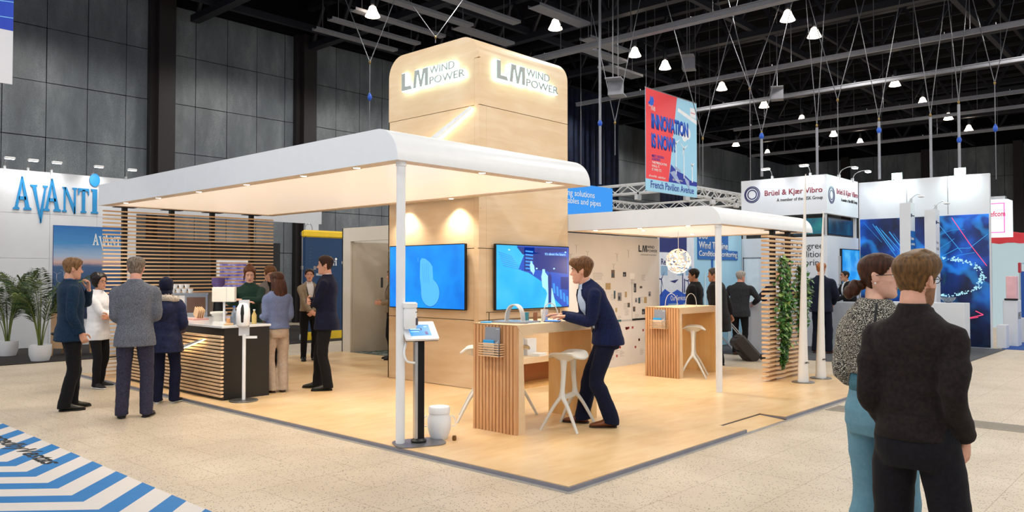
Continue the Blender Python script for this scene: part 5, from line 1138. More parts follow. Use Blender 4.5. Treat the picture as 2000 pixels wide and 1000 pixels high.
b = MB(); b.prism([(1.35, .66), (1.62, .74), (1.85, .52), (1.98, .36), (1.75, .40)], u(3), .001); b.prism([(2.18, .62), (2.5, .50), (2.55, .22), (2.36, .36)], u(3), .001); b.prism([(1.62, .9), (2.0, .78), (2.0, .72), (1.7, .78)], u(3), .001); b.build('drawing_grey', plain('banner grey blue', '#9fb2d8', .5), t)
b = MB(); b.prism([(.18, 2.62), (.28, 2.54), (.42, 2.60), (.46, 2.72), (.40, 2.86), (.34, 2.80), (.26, 2.86), (.24, 2.74)], u(1), .0015); b.prism([(.14, 2.58), (.22, 2.60), (.2, 2.68), (.15, 2.66)], u(1), .0015); b.build('bird_mark', MB_, t)
for i, (s_, x, z, w_, h_) in enumerate((('INNOVATION', .30, 1.90, 2.15, .44), ('IS NOW!', .30, 1.33, 1.35, .42))):
    text(s_, 'headline_shadow', (u(2)[0]+F[1]*(x+.03)+F[2]*(z-.035), *F[1:]), w_, h_, DB, .002, t, bold=.03); text(s_, 'headline', (u(5)[0]+F[1]*x+F[2]*z, *F[1:]), w_, h_, MB_, .002, t, bold=.03)
text('French Pavilion Avenue', 'footer_text', (u(1)[0]+F[1]*.26+F[2]*.10, *F[1:]), 2.55, .22, DB, .002, t, bold=.012)
for s_, z, m in (('MEET HIDDEN', 1.03, DB), ('LEADERS', .94, DB), ('THE FRENCH FAB', .83, PAPER), ('HALL C', .73, PAPER), ('STAND C3', .62, PAPER)): text(s_, 'small_text', (u(2)[0]+F[1]*.33+F[2]*z, *F[1:]), .07*len(s_)*.75+.1, .075, m, .0015, t, bold=.02)
text('La French', 'logo_text', (u(2)[0]+F[1]*.16+F[2]*2.52, *F[1:]), .24, .06, PAPER, .0015, t); text('FAB', 'logo_text', (u(2)[0]+F[1]*.30+F[2]*2.42, *F[1:]), .22, .13, PAPER, .0015, t); text('Choose France', 'logo_text', (u(2.4)[0]+F[1]*2.63+F[2]*2.68, *F[1:]), .28, .05, RED, .0015, t)
for s_, x in (('#FrenchFab', .16), ('www.lafrenchfab.com', .66), ('@LaFrenchFab', 1.5)): text(s_, 'small_text', (u(4)[0]+F[1]*x+F[2]*.42, *F[1:]), .42 if x < 1 else .6, .07, PAPER, .0015, t)
MB().cyl((.05, .01, h), (.05, .01, 7.4), .008, n=6).build('wire', WIRE, t); MB().cyl((w-.05, .01, h), (w-.05, .01, 7.4), .008, n=6).build('wire', WIRE, t); MB().cyl((0, .01, h), (w, .01, h), .02, n=8).build('top_bar', ALU, t)
# white box truss ring with floodlights
t = thing('lighting_truss', 'white square lattice truss ring behind the red and blue banner', 'truss', (17.4, 9.8, 4.35)); TW = plain('truss white', '#d9dbde', .4, .2)
def boxtruss(b, p, q, s=.30):
    p, q = V(p), V(q); d = (q-p).normalized(); sd = V((-d.y, d.x, 0)); L = (q-p).length; n = int(L/.42)
    for i in (0, 1):
        for j in (0, 1): o = sd*(i-.5)*s+V((0, 0, j*s)); b.bar(p+o, q+o, .055)
    for k in range(n):
        a, c = p+d*(L*k/n), p+d*(L*(k+1)/n); e = 1 if k % 2 else 0
        for i in (0, 1): b.bar(a+sd*(i-.5)*s+V((0, 0, e*s)), c+sd*(i-.5)*s+V((0, 0, (1-e)*s)), .03)
        for j in (0, 1): b.bar(a+sd*(e-.5)*s+V((0, 0, j*s)), c+sd*(.5-e)*s+V((0, 0, j*s)), .03)
for p, q in (((0, 0, 0), (6.5, 0, 0)), ((0, 0, 0), (0, 5, 0)), ((0, 5, 0), (6.5, 5, 0)), ((6.5, 0, 0), (6.5, 5, 0))): b = MB(); boxtruss(b, p, q); b.build('side', TW, t)
for i, (x, y) in enumerate(((17.2, 13.6), (17.2, 12.1), (17.2, 10.6), (18.6, 9.6), (20.4, 9.6), (22.2, 9.6))):
    f = thing('flood_light', 'small white floodlight clamped under the white truss ring', 'floodlight', (x, y, 4.30), 0, 'floodlights on the white truss ring'); MB().box((-.13, -.06, -.2), (.13, .06, -.02), bev=.015).build('housing', TW, f); MB().box((-.02, -.02, -.03), (.02, .02, .06)).build('clamp', DKMET, f)
for i, (x, y) in enumerate(((16.6, 13.3), (23.8, 12.6))): 
    f = thing('chain_hoist', ('black chain hoist above the left side of the white truss ring', 'black chain hoist above the right side of the white truss ring')[i], 'hoist', (x+.8, y-.2, 4.75)); MB().box((-.25, -.1, 0), (.25, .1, .2), bev=.03).box((-.1, -.2, .1), (.2, .2, .3), bev=.03).build('motor', BLK, f); MB().cyl((0, 0, .2), (0, 0, 6.8), .012, n=6).build('chain', WIRE, f)
# services poster wall and light-blue wall with lettered sign
t = thing('services_poster', 'blue and white services poster with turbines behind the rear bar table', 'poster', (9.30, 4.93, 0)); b = MB(); F = (V((0, 0, 0)), *FY); PW = plain('poster white', '#dfe4ef', .5); PBL = plain('poster blue', '#1f56c8', .5); PDK = plain('poster dark', '#14206e', .5)
MB().box((0, 0, .05), (1.42, .05, 2.62)).build('board', PW, t); MB().prism([(0, 2.1), (1.1, 2.1), (1.1, 2.62), (0, 2.62)], u(0), .002).build('blue_header', PDK, t)
MB().prism([(0, .05), (1.42, .05), (1.42, 1.30), (1.0, 1.22), (.7, 1.32), (.45, 1.24), (.2, 1.34), (0, 1.22)], u(0), .002).build('blue_field', PBL, t)
text('ReNews', 'logo_text', (u(0)[0]+F[1]*.06+F[2]*1.84, *F[1:]), .62, .13, PDK, .002, t, bold=.02); text('Our Services', 'lettering', (u(2)[0]+F[1]*.42+F[2]*1.09, *F[1:]), .62, .11, PAPER, .002, t)
b = MB(); 
for x, y in ((.32, .88), (.95, .88), (.32, .65), (.95, .65), (.32, .42), (.95, .42)): MB().prism([(x, y), (x+.42, y), (x+.42, y+.15), (x, y+.15)], u(2), .002).build('photo', plain('photo blue grey', '#8fb3d6', .4), t)
for x, y in ((.05, 1.62), (.7, 1.62), (1.05, 1.62)): MB().prism([(x, y), (x+.26, y), (x+.26, y+.2), (x, y+.2)], u(0), .002).build('photo', plain('photo blue grey', '#8fb3d6', .4), t)
b = MB()
for x, y in ((.06, 1.54), (1.15, 1.5)): b.prism([(x-.015, 1.2), (x+.015, 1.2), (x, y)], u(2), .002); [b.prism([(x+.015*math.cos(a+1.57), y+.015*math.sin(a+1.57)), (x+.2*math.cos(a), y+.2*math.sin(a)), (x+.015*math.cos(a-1.57), y+.015*math.sin(a-1.57))], u(2), .002) for a in (.9, 3.0, 5.1)]
for x, q in ((.9, .4), (.98, .3)): b.prism([(x, 1.25), (x+.04, 1.25), (x+.035, 1.25+q), (x+.005, 1.25+q)], u(2), .002)
b.prism([(.4, 1.5), (.75, 1.54), (.6, 1.46)], u(2), .002); b.build('drawing', PDK, t)
for z in (.94, .71): text('Inspection', 'small_text', (u(2)[0]+F[1]*.03+F[2]*z, *F[1:]), .26, .05, PAPER, .002, t)
t = thing('monitoring_wall', 'light blue stand wall with dark blue turbine monitoring sign', 'stand wall'); LBW = plain('print light blue', '#a6d6ee', .5, var=.05, scale=.8)
MB().box((10.78, 4.98, 0), (13.1, 5.04, 2.95)).build('wall', LBW, t); F = fr((10.95, 4.975, 1.98), FY); SGB = plain('sign mid blue', '#1667b8', .45)
MB().prism([(0, 0), (1.90, 0), (1.90, .215), (1.42, .215), (1.42, .62), (0, .62)], F, .02).build('sign_board', SGB, t); b = MB(); b.prism([(.62, -1.95), (.72, -1.95), (.72, 0), (.62, 0)], F, .004); b.build('stripe', SGB, t)
for s_, z, w_ in (('Wind Turbine', .235, 1.36), ('Condition Monitoring', .03, 1.84), ('360', .45, .4)): text(s_, 'lettering', (F[0]+F[3]*.02+F[1]*.03+F[2]*z, *F[1:]), w_, .165, PAPER, .003, t, bold=.012)
b = MB(); b.prism([(.25, -1.95), (.4, -1.95), (.34, -.3), (.31, -.3)], F, .004); b.prism([(1.4, -1.95), (1.6, -1.95), (1.46, -.9), (1.44, -.9)], F, .004); b.build('turbine_print', plain('print white blue', '#d8edf7', .5), t)
# white corner stand with ring logo
BX, BY = 13.11, 2.93; STW2 = plain('stand white', '#d9dee5', .45, var=.01)
t = thing('corner_stand', 'white corner stand wall with lettering about condition monitoring and ring logo', 'stand wall')
MB().box((BX, BY, 0), (BX+.08, 4.98, 2.50)).box((BX+.08, BY, 0), (15.15, BY+.08, 2.52)).build('lower_wall', STW2, t)
MB().box((BX, BY, 3.02), (BX+.1, 4.98, 3.90)).box((BX+.1, BY, 3.02), (15.15, BY+.1, 3.90)).build('sign_band', STW2, t)
[MB().box((x, y, 2.5), (x+.06, y+.06, 3.02)).build('post', GREY, t) for x, y in ((BX+.03, BY+.03), (15.05, BY+.03), (BX+.03, 4.9))]
b = MB(); b.box((BX-.003, 4.55, .0), (BX, 4.93, 2.02)); b.build('door_leaf', plain('door pale', '#dce8f0', .5), t); b = MB(); b.box((BX-.006, 4.92, 0), (BX, 4.95, 2.05)); b.box((BX-.006, 4.4, 2.02), (BX, 4.95, 2.05)); b.build('door_edge', MID, t)
RNB = plain('ring navy', '#171d5c', .4); MRN = plain('maroon', '#8e2c3c', .5)
def ringlogo(F, R_):
    for r0, r1, dx, nm in ((R_, R_*.90, 0, 'ring_outer'), (R_*.86, R_*.74, -R_*.02, 'ring_mid'), (R_*.60, R_*.48, 0, 'ring_inner')):
        b = MB(); n = 36; o, X, Y, Nn = [V(a) for a in F]
        b.loft([[o+X*(dx+r*math.cos(2*PI*k/n))+Y*r*math.sin(2*PI*k/n)+Nn*d for k in range(n)] for r, d in ((r0, 0), (r0, .006), (r1, .006), (r1, 0))], caps=False); b.build(nm, RNB, t)
ringlogo(fr((BX, 4.70, 3.555), FX), .20); ringlogo(fr((13.40, BY, 3.45), FY), .2)
text('Brüel & Kjær Vibro', 'lettering', fr((BX, 4.385, 3.46), FX), 1.36, .17, MRN, .006, t, bold=.014); text('A member of the NSK Group', 'lettering', fr((BX, 4.09, 3.325), FX), 1.07, .10, LMK, .006, t, bold=.006)
text('Brüel & Kjær Vibro', 'lettering', fr((13.72, BY, 3.46), FY), 1.40, .17, MRN, .006, t, bold=.014); text('A member of the NSK Group', 'lettering', fr((14.0, BY, 3.325), FY), 1.08, .10, LMK, .006, t, bold=.006)
for i, (s_, w_, z_, h_) in enumerate((('360 Degree', .98, 2.18, .185), ('Condition', .80, 2.035, .14), ('Monitoring', .92, 1.80, .185))): text(s_, 'lettering', fr((BX, 3.02+w_, z_), FX), w_, h_, LMK, .005, t)
def monitor(F, w, h, mat, label, mount=None):
    t = thing('monitor', label, 'monitor'); MB().prism([(0, 0), (w, 0), (w, h), (0, h)], F, .05).build('frame', BLK, t); o, X, Y, Nn = F
    MB().prism([(.02, .02), (w-.02, .02), (w-.02, h-.02), (.02, h-.02)], (o+Nn*.0505, X, Y, Nn), .001).build('screen', mat, t)
    if mount: MB().prism([(-.09, .05), (.0, .05), (.0, h*.8), (-.09, h*.8)], (o+Nn*.0, X, Y, Nn), .03).build('mount_panel', GREY, t)
monitor(fr((BX+.06, 3.72, 2.54), FX), .72, .40, screen_mat('scr teal', '#0a3a52', '#0f6a7e', '#1b8c8a', .6, 3), 'dark teal monitor left under the white sign band'); monitor(fr((13.20, BY+.06, 2.545), FY), 1.6, .39, screen_mat('scr night', '#0a2233', '#0d3d58', '#155a78', .5, 3), 'wide dark blue monitor right under the white sign band')
monitor(fr((13.88, BY, 1.36), FY), 1.2, .88, screen_mat('scr aqua', '#1470c4', '#2490dc', '#58b4ec', .8, 2.2), 'bright blue monitor on the right white wall of the corner stand', True)
# blue graphic wall
def circuit():
    m, nt, b = newmat('night circuit print'); nz = N(nt, 'ShaderNodeTexNoise', Scale=1.1, Detail=3.0); nt.links.new(coords(nt), nz.inputs['Vector'])
    w1 = N(nt, 'ShaderNodeTexWave', Scale=.9, Distortion=6.0, Detail=3.0); nt.links.new(coords(nt, (1, 1, 1), (.9, 0, 0)), w1.inputs['Vector'])
    c1 = ramp(nt, nz.outputs['Fac'], [(.34, lin('#040a22')), (.5, lin('#082866')), (.62, lin('#0d50b4')), (.8, lin('#1478cc'))])
    g = N(nt, 'ShaderNodeTexNoise', Scale=1.7, Detail=1.0); nt.links.new(coords(nt, (1, 1.3, .9)), g.inputs['Vector'])
    mx = N(nt, 'ShaderNodeMix', data_type='RGBA', blend_type='ADD'); mx.inputs[0].default_value = .35; nt.links.new(c1, mx.inputs[6]); nt.links.new(ramp(nt, w1.outputs['Fac'], [(.0, (0, 0, 0)), (.9, (0, 0, 0)), (1, lin('#1f8fd8'))]), mx.inputs[7])
    m2 = N(nt, 'ShaderNodeMix', data_type='RGBA', blend_type='ADD'); m2.inputs[0].default_value = .5; nt.links.new(mx.outputs[2], m2.inputs[6]); nt.links.new(ramp(nt, g.outputs['Fac'], [(.0, (0, 0, 0)), (.66, (0, 0, 0)), (.8, lin('#1c8f5c'))]), m2.inputs[7])
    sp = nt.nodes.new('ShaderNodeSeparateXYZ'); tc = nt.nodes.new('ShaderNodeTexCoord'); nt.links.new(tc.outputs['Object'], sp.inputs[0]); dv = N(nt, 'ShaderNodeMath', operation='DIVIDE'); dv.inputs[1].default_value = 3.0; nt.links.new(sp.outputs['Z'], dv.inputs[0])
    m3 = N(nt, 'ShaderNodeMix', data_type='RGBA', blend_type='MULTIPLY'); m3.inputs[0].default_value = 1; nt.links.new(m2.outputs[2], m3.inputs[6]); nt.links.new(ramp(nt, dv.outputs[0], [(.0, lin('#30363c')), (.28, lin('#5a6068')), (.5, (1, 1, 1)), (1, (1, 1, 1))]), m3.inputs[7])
    nt.links.new(m3.outputs[2], b.inputs['Emission Color']); nt.links.new(m3.outputs[2], b.inputs['Base Color']); setin(b, 'Emission Strength', .5); setin(b, 'Roughness', .4); return m  # print colour also drives an added weak emission
t = thing('graphic_wall', 'tall dark blue wall of glowing circuit lines behind the couple', 'graphic wall'); F = fr((15.2, 2.90, .03), FX)
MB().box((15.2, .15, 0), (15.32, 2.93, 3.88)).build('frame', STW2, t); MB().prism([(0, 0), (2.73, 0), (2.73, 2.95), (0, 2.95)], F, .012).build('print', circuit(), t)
b = MB(); [b.prism([(x, 2.98), (x+.012, 2.98), (x+.012, 3.85), (x, 3.85)], F, .004) for x in (1.05, 1.92)]; b.build('joint', MID, t)
G2 = emis('graphic cyan', '#2f9fe8', .75); G3 = emis('graphic white', '#a8e0ee', .8); G4 = emis('graphic pink', '#ff4a78', .9); G5 = emis('graphic green', '#2fc06e', .8); rr = random.Random(11); q = lambda k: (F[0]+F[3]*(.0122+.0008*k), *F[1:])
b = MB()
for i in range(320):
    a = rr.random()*6.28; e = rr.gauss(1, .05); b.prism(circle(rr.uniform(.006, .022), 6, 1.85+.74*e*math.cos(a), 1.55+.42*e*math.sin(a)), q(2), .0006)
b.build('particle_ring', G3, t); b = MB()
for i in range(70):
    a = rr.random()*1.6+.9; b.prism(circle(rr.uniform(.008, .024), 6, .55+.6*math.cos(a), 1.62+.12*math.sin(a)), q(2), .0006)
b.build('particle_arc', G3, t); b = MB()
def ln(pts, w_): [b.bar(q(1)[0]+F[1]*x0+F[2]*z0, q(1)[0]+F[1]*x1+F[2]*z1, w_, .0015, up=(1, 0, 0)) for (x0, z0), (x1, z1) in zip(pts, pts[1:])]
for i in range(9): x = .03+.10*i; f = .4+.6*rr.random(); ln([(x+.2*rr.random(), 2.88-.05*i), (x+.72*f+.1, 2.88-.05*i-.98*f)], (.006, .014, .022)[i % 3])
ln([(1.75, 2.0), (2.1, 2.2), (2.35, 2.2), (2.7, 2.5)], .012); ln([(1.8, 1.9), (2.15, 2.05), (2.45, 2.1)], .009); ln([(1.7, 2.8), (2.2, 2.1)], .012); ln([(1.62, 2.12), (2.05, 2.42)], .008); ln([(1.7, 2.5), (2.0, 2.62), (2.25, 2.62)], .008); b.build('streak', G2, t)
b = MB(); ln([(2.0, 2.9), (2.35, 2.3), (2.68, 1.8)], .014); ln([(.05, 2.0), (.25, 1.7)], .02); ln([(2.0, .55), (2.6, .72), (2.45, .8)], .018); ln([(2.2, .6), (2.5, .66)], .012); b.build('streak_pink', G4, t)
b = MB()
for x, z, s_ in ((1.0, .9, .22), (1.3, 1.1, .2), (.75, 1.25, .25), (1.05, 1.35, .18), (1.55, 1.25, .2), (.4, .9, .2)): ln([(x, z), (x+s_, z+s_*.35), (x+s_*.7, z+s_), (x-s_*.3, z+s_*.65), (x, z)], .016)
b.build('green_square', G5, t)
# lit pillar signs, counter, bowl in front of it
for i, (x, y, zt, nm) in enumerate(((13.92, 1.42, 3.22, 'left'), (14.15, .98, 3.06, 'right'))):
    t = thing('pillar_sign', ('white pillar sign with blue lettered panel before the blue graphic wall', 'white pillar sign with grey lettering before the blue graphic wall')[i], 'sign', (x, y, 0)); MB().box((0, 0, 0), (.34, .22, zt)).build('pillar', STW2, t)
    G = (V((.0, 0, 0)), *FY)
    ringlogo((V((.07, 0, zt-.28)), *FY), .04)
    text('Brüel & Kjær Vibro', 'lettering', (V((.13, 0, zt-.30)), *FY), .17, .03, LMK, .003, t)
    if i == 0:
        MB().prism([(0, 1.5), (.34, 1.5), (.34, zt-.62), (0, zt-.62)], G, .004).build('blue_panel', SGB, t)
        for k, s_ in enumerate(('Remote', 'monitoring', 'services')): text(s_, 'lettering', (V((.03, -.004, zt-.82-.13*k)), *FY), .2+.06*(k > 0), .07, PAPER, .002, t)
    else:
        for k, s_ in enumerate(('Vibro', 'VC-8000', 'Monitoring')): text(s_, 'lettering', (V((.04, 0, zt-.75-.14*k)), *FY), .2, .06, MID, .002, t)
    MB().box((.34-.02, .05, zt), (.36, .1, zt+.12)).build('lamp_clamp', GREY, t); P, r = cat([(.17, .1, zt), (.17, .0, zt+.12), (.0, -.15, zt+.17), (-.15, -.25, zt+.12)], [.008]*4); MB().tube(P, r, 6).build('lamp_arm', ALU, t, smooth=True); MB().box((-.27, -.32, zt+.08), (-.12, -.22, zt+.115), bev=.01).build('lamp_head', WHITE, t)
tag(MB().box((13.40, .28, 0), (13.86, 1.75, 1.05), bev=.006).build('white_counter', STW2), 'white counter with glass bowl before the blue graphic wall', 'counter')
tag(MB().lathe([(.05, 0), (.13, .07), (.15, .115), (.143, .115), (.12, .072), (.04, .01), (.001, .01)], n=24).build('glass_bowl', GLASSM, None, 50, (13.6, .62, 1.05)), 'clear glass bowl of sweets on the white counter', 'bowl')
for i in range(9): tag(MB().ell((0, 0, 0), (.022, .018, .015), 8, 6).build('wrapped_sweet', (SGB, PAPER, TEAL)[i % 3], None, True, (13.6+.05*math.cos(i*2.4)*(i > 0), .62+.05*math.sin(i*2.4)*(i > 0), 1.082+.02*(i % 2))), 'wrapped sweet inside the clear glass bowl', 'sweet', 'sweets in the glass bowl')
tag(MB().box((12.45, 1.85, 0), (12.95, 2.72, 1.05), bev=.006).build('grey_counter', plain('counter grey', '#aeb4bc', .5)), 'grey counter in front of the white wall with bright monitor', 'counter')
tag(MB().box((10.75, 3.05, 0), (11.2, 3.75, 1.07), bev=.006).build('white_counter', STW2), 'white counter half hidden behind the narrow slatted screen', 'counter')
tag(MB().box((10.3, -.1, 0), (15.3, 5.1, .01)).build('carpet', cloth('grey stand carpet', '#56585c', '#45474b', 30)), 'grey carpet under the white corner stand', 'carpet')
for i, (x, y, d) in enumerate(((BX, 4.2, (-1, 0)), (BX, 3.3, (-1, 0)), (13.9, BY, (0, -1)), (14.8, BY, (0, -1)))): arm_light(x, y, 3.9, 'white arm spotlight over the white sign band, '+('over the ring logo', 'near the white corner', 'first right of the corner', 'second right of the corner')[i], None, d)
FLD = emis('cold floodlight', '#c8fff4', 60)
for i, (y, l) in enumerate(((2.05, 'left'), (.72, 'right'))):
    t = thing('flood_light', 'dazzling cold white floodlight on top of the blue graphic wall, '+('nearer the white sign band', 'nearer the wall end')[i], 'floodlight', (15.25, y, 3.88)); MB().box((-.06, -.1, .02), (.06, .1, .16), bev=.01).build('housing', DKMET, t); MB().box((-.068, -.11, .02), (-.06, .11, .16)).build('lens', FLD, t); MB().box((-.02, -.02, 0), (.02, .02, .04)).build('foot', GREY, t)
# pink glowing stand at the far right
PNK = plain('stand pink', '#e9b8c0', .5); t = thing('glowing_sign', 'white light box sign with pink lettering at the far right stand', 'sign', (21.0, 1.56, 2.72)); MB().box((0, -.74, 0), (.7, 0, 1.05)).build('box', emis('light box', '#e6f2f6', 1.0), t)
F = (V((-.002, -.14, .10)), *FX); b = MB(); [b.prism(p, F, .01) for p in ([(0, 0), (.53, 0), (.53, .03), (0, .03)], [(0, .85), (.53, .85), (.53, .82), (0, .82)], [(.50, 0), (.53, 0), (.53, .85), (.50, .85)])]; b.build('pink_tube', emis('pink tube', '#ff5f9a', 1.5), t); text('gefcom', 'lettering', (V((-.003, -.24, .52)), *FX), .44, .2, emis('magenta', '#d81f5c', .8), .012, t, bold=.02)
MB().box((-.1, -.7, 1.05), (.1, -.1, 1.13)).build('lamp_bar', ALU, t)
t = thing('red_awning', 'scalloped red fabric awning at the far right stand', 'awning', (23.3, 0, 2.60)); b = MB(); n = 60; b.loft([[(dx+.04*math.sin(k*.9), 1.7-k*.08, z+.02*math.cos(k*.9)) for k in range(n)] for z, dx in ((0, -.1), (.28, 0), (.34, .3))], caps=False, closed=False); b.build('fabric', plain('awning red', '#c02a35', .7), t, smooth=True)
t = tag(MB().box((23.5, -3, 0), (23.6, 1.7, 2.62)).build('stand_wall', emis('pale lit wall', '#cfe6ea', .5)), 'pale glowing back wall of the far right stand below the red awning', 'stand wall')
text('Robotics & inspection', 'wall_text', fr((23.49, .95, 1.95), FX), .55, .06, SGB, .004, t)
tag(MB().box((15.35, -3.0, 0), (28, -.0, .008)).build('carpet', plain('bright blue carpet', '#1b4f9c', .9)), 'bright blue carpet of the far right stand', 'carpet')
for nm, lab, cat_, a, b_, mt in (('display_plinth', 'low white plinth nearest the blue graphic wall end', 'plinth', (15.55, -.06, .0), (15.9, .12, .52), STW2), ('display_plinth', 'tall white plinth with grey lettering at the far right stand', 'plinth', (16.3, -.16, 0), (16.75, .13, 1.05), STW2), ('display_plinth', 'white plinth behind the lettered one at the far right', 'plinth', (17.6, -.1, 0), (18.1, .11, .6), STW2), ('blue_cabinet', 'tall blue lettered cabinet at the far right stand', 'cabinet', (17.7, -.16, .6), (18.1, .0, 1.72), plain('cabinet blue', '#1b52a8', .4)), ('pink_panel', 'pink glowing panel at the far right edge', 'panel', (22.6, -.6, .0), (22.7, .75, 1.75), emis('pink glow', '#f3c3cb', .7)), ('red_card', 'small red square card on the far right stand', 'card', (16.9, -.12, 1.68), (17.1, -.08, 1.92), plain('card red', '#b01f30', .5)), ('red_card', 'second red square card at the right picture edge', 'card', (18.9, -.14, 1.68), (19.1, -.1, 1.92), plain('card red', '#b01f30', .5)), ('touch_monitor', 'small black monitor in front of the blue cabinet', 'monitor', (18.35, -.3, 1.1), (18.5, -.18, 1.42), BLK), ('machine_box', 'white machine with pink light on the lettered plinth', 'machine', (16.4, -.12, 1.05), (16.7, .08, 1.60), PNK), ('small_tray', 'small dark tray on the lettered plinth', 'tray', (16.28, -.17, 1.05), (16.36, .1, 1.09), DKMET)):
    o = tag(MB().box(a, b_, bev=.01).build(nm, mt), lab, cat_)
    if 'lettered one' not in lab and 'grey lettering' in lab: text('ASMET', 'lettering', fr((16.34, -.162, .62), FY), .36, .16, MID, .003, o)
    if nm == 'blue_cabinet': text('Inspection', 'lettering', fr((17.74, -.162, 1.5), FY), .3, .06, PAPER, .003, o)
tag(MB().cyl((18.42, -.24, .01), (18.42, -.24, 1.1), .02, n=8).build('monitor_stand', BLK), 'thin black stand carrying the small black monitor', 'stand')
tag(MB().cyl((17.0, -.1, .01), (17.0, -.1, 1.68), .012, n=8).build('card_stand', ALU), 'thin stand carrying the first red card', 'stand'); tag(MB().cyl((19.0, -.12, .01), (19.0, -.12, 1.68), .012, n=8).build('card_stand', ALU), 'thin stand carrying the second red card', 'stand')
# hanging banner top left
t = thing('hanging_banner', 'blue and white banner hanging at the upper left corner', 'banner', (-.98, 10.0, 4.54)); MB().box((-3.2, 0, 0), (0, .02, 3.4)).build('cloth', plain('banner cloth', '#dcdde4', .6, var=.01), t); F = (V((0, 0, 0)), *FY)
def bl():
    m, nt, b = newmat('blue gradient cloth'); tc = coords(nt, (.35, .35, .35)); g = N(nt, 'ShaderNodeTexGradient'); nt.links.new(tc, g.inputs[0]); nz = N(nt, 'ShaderNodeTexNoise', Scale=.8); nt.links.new(coords(nt), nz.inputs['Vector'])
    nt.links.new(ramp(nt, nz.outputs['Fac'], [(.35, lin('#0c2aa8')), (.6, lin('#0f4cd0')), (.8, lin('#1c9be0'))]), b.inputs['Base Color']); setin(b, 'Roughness', .5); return m
MB().prism([(-3.2, .82), (0, .82), (0, 3.4), (-3.2, 3.4)], u(0), .003).build('blue_field', bl(), t); b = MB()
for k in range(9):
    pts = [(-3.2+3.2*i/16, .90+.17*k+.03*i*0+.28*(i/16)**2*(.4+.2*k)+.02*k) for i in range(17)]
    for (x0, z0), (x1, z1) in zip(pts, pts[1:]): b.prism([(x0, z0), (x1, z1), (x1, z1+.012), (x0, z0+.012)], u(2), .001)
b.build('line', plain('line pale blue', '#7fc4f4', .5), t); text('POWER', 'lettering', (u(0)[0]+F[1]*-.98+F[2]*.33, *F[1:]), .70, .085, LMK, .003, t, bold=.01); text('for your business', 'lettering', (u(0)[0]+F[1]*-1.02+F[2]*.20, *F[1:]), .73, .075, MID, .003, t)
for x in (-3.1, -.1): MB().cyl((x, .01, 3.4), (x, .01, 7.0), .008, n=6).build('wire', WIRE, t)
# trolley suitcase and folding chair
t = thing('suitcase', 'dark brown wheeled suitcase tilted behind the man in the dark coat', 'suitcase', (9.62, 2.93, .02), .735); M_ = Matrix.Rotation(-.72, 4, 'X'); sb = plain('suitcase brown', '#37302c', .7, bmp=.2, scale=60)
MB().box((-.20, -.05, .06), (.20, .20, .62), M=M_, bev=.04).build('shell', sb, t); MB().box((-.17, .20, .12), (.17, .225, .40), M=M_, bev=.012).build('pocket', sb, t)
for s in (-1, 1): MB().bar(M_ @ V((s*.10, -.03, .6)), M_ @ V((s*.10, -.03, 1.05)), .018).build('handle_rod', GREY, t); MB().cyl((s*.16-.02, .0, .055), (s*.16+.02, .0, .055), .055, n=16).build('wheel', BLK, t)
MB().bar(M_ @ V((-.115, -.03, 1.05)), M_ @ V((.115, -.03, 1.05)), .03).build('grip', plain('suitcase grip', '#c9a493', .5), t); MB().bar(M_ @ V((-.1, .07, .62)), M_ @ V((.1, .07, .62)), .03).build('carry_handle', sb, t)
t = thing('folding_chair', 'blue folding chair with steel frame between the coat man and the wall', 'chair', (10.75, 4.25, .012), .5); BC = plain('chair blue', '#15539a', .6)
for s in (-1, 1): P, r = cat([(s*.2, .22, 0), (s*.2, .05, .42), (s*.2, -.18, .85)], [.012]*3); MB().tube(P, r, 8).build('frame', ALU, t, smooth=True); P, r = cat([(s*.18, -.22, 0), (s*.18, .0, .25), (s*.18, .2, .45)], [.012]*3); MB().tube(P, r, 8).build('leg', ALU, t, smooth=True)
MB().box((-.19, -.08, .43), (.19, .24, .46)).build('seat', BC, t); MB().box((-.19, -.20, .58), (.19, -.12, .86)).build('backrest', BC, t); MB().cyl((-.18, .12, .1), (.18, .12, .1), .01, n=6).build('crossbar', ALU, t)
# ------------------------------------------------------------------ the people
CL = {}
def C(n, a, b=None, **k): return cloth(n, a, b, **k)
NVB = C('blue jacket', '#14304a', '#0f2438', scale=50); NVS = C('navy suit', '#101c46', '#0b1434', scale=50); DKS = C('midnight suit', '#0d1330', '#090d22', scale=50); GRB = C('grey tweed', '#70737c', '#4a4d57', scale=110, weave=.2); CHT = C('charcoal trousers', '#38364a', '#2a2838', scale=60); BKT = C('black trousers', '#131216', '#0b0a0d', scale=50); PRK = C('navy parka', '#1b2347', '#131a36', scale=30, rough=.7); HJB = C('navy scarf', '#0f1530', '#0a0f22', scale=30); FUR = C('fake fur', '#d8cec2', '#8f8478', scale=120); GRN = C('bottle green knit', '#1d3a30', '#132a22', scale=90); LAV = C('lavender wool', '#6b7799', '#5a6588', scale=110, weave=.15); BEG = C('beige trousers', '#b5a290', '#ab9886', scale=30); BEJ = C('taupe jacket', '#9a8b78', '#83745f', scale=80); WHT = C('white cotton', '#e6e6e9', '#dfe0e4', scale=20); LBS = C('pale blue shirt', '#c3d6ee', '#b3c8e4', scale=60); DBS = C('denim blue shirt', '#3f6cab', '#315a96', scale=60); PNKS = C('pink shirt', '#caa3a6', '#bd9396', scale=60); GRJ = C('grey jacket', '#7b7470', '#635d5a', scale=80); BLKC = C('black coat', '#17171b', '#0e0e12', scale=60); GRC = C('anthracite coat', '#33353a', '#26282c', scale=60); DEN = C('light denim', '#6b95a8', '#6390a4', scale=50); OVS = C('brown black overshirt', '#231a19', '#171111', scale=60); JNS = C('black jeans', '#14131a', '#0d0c12', scale=60)
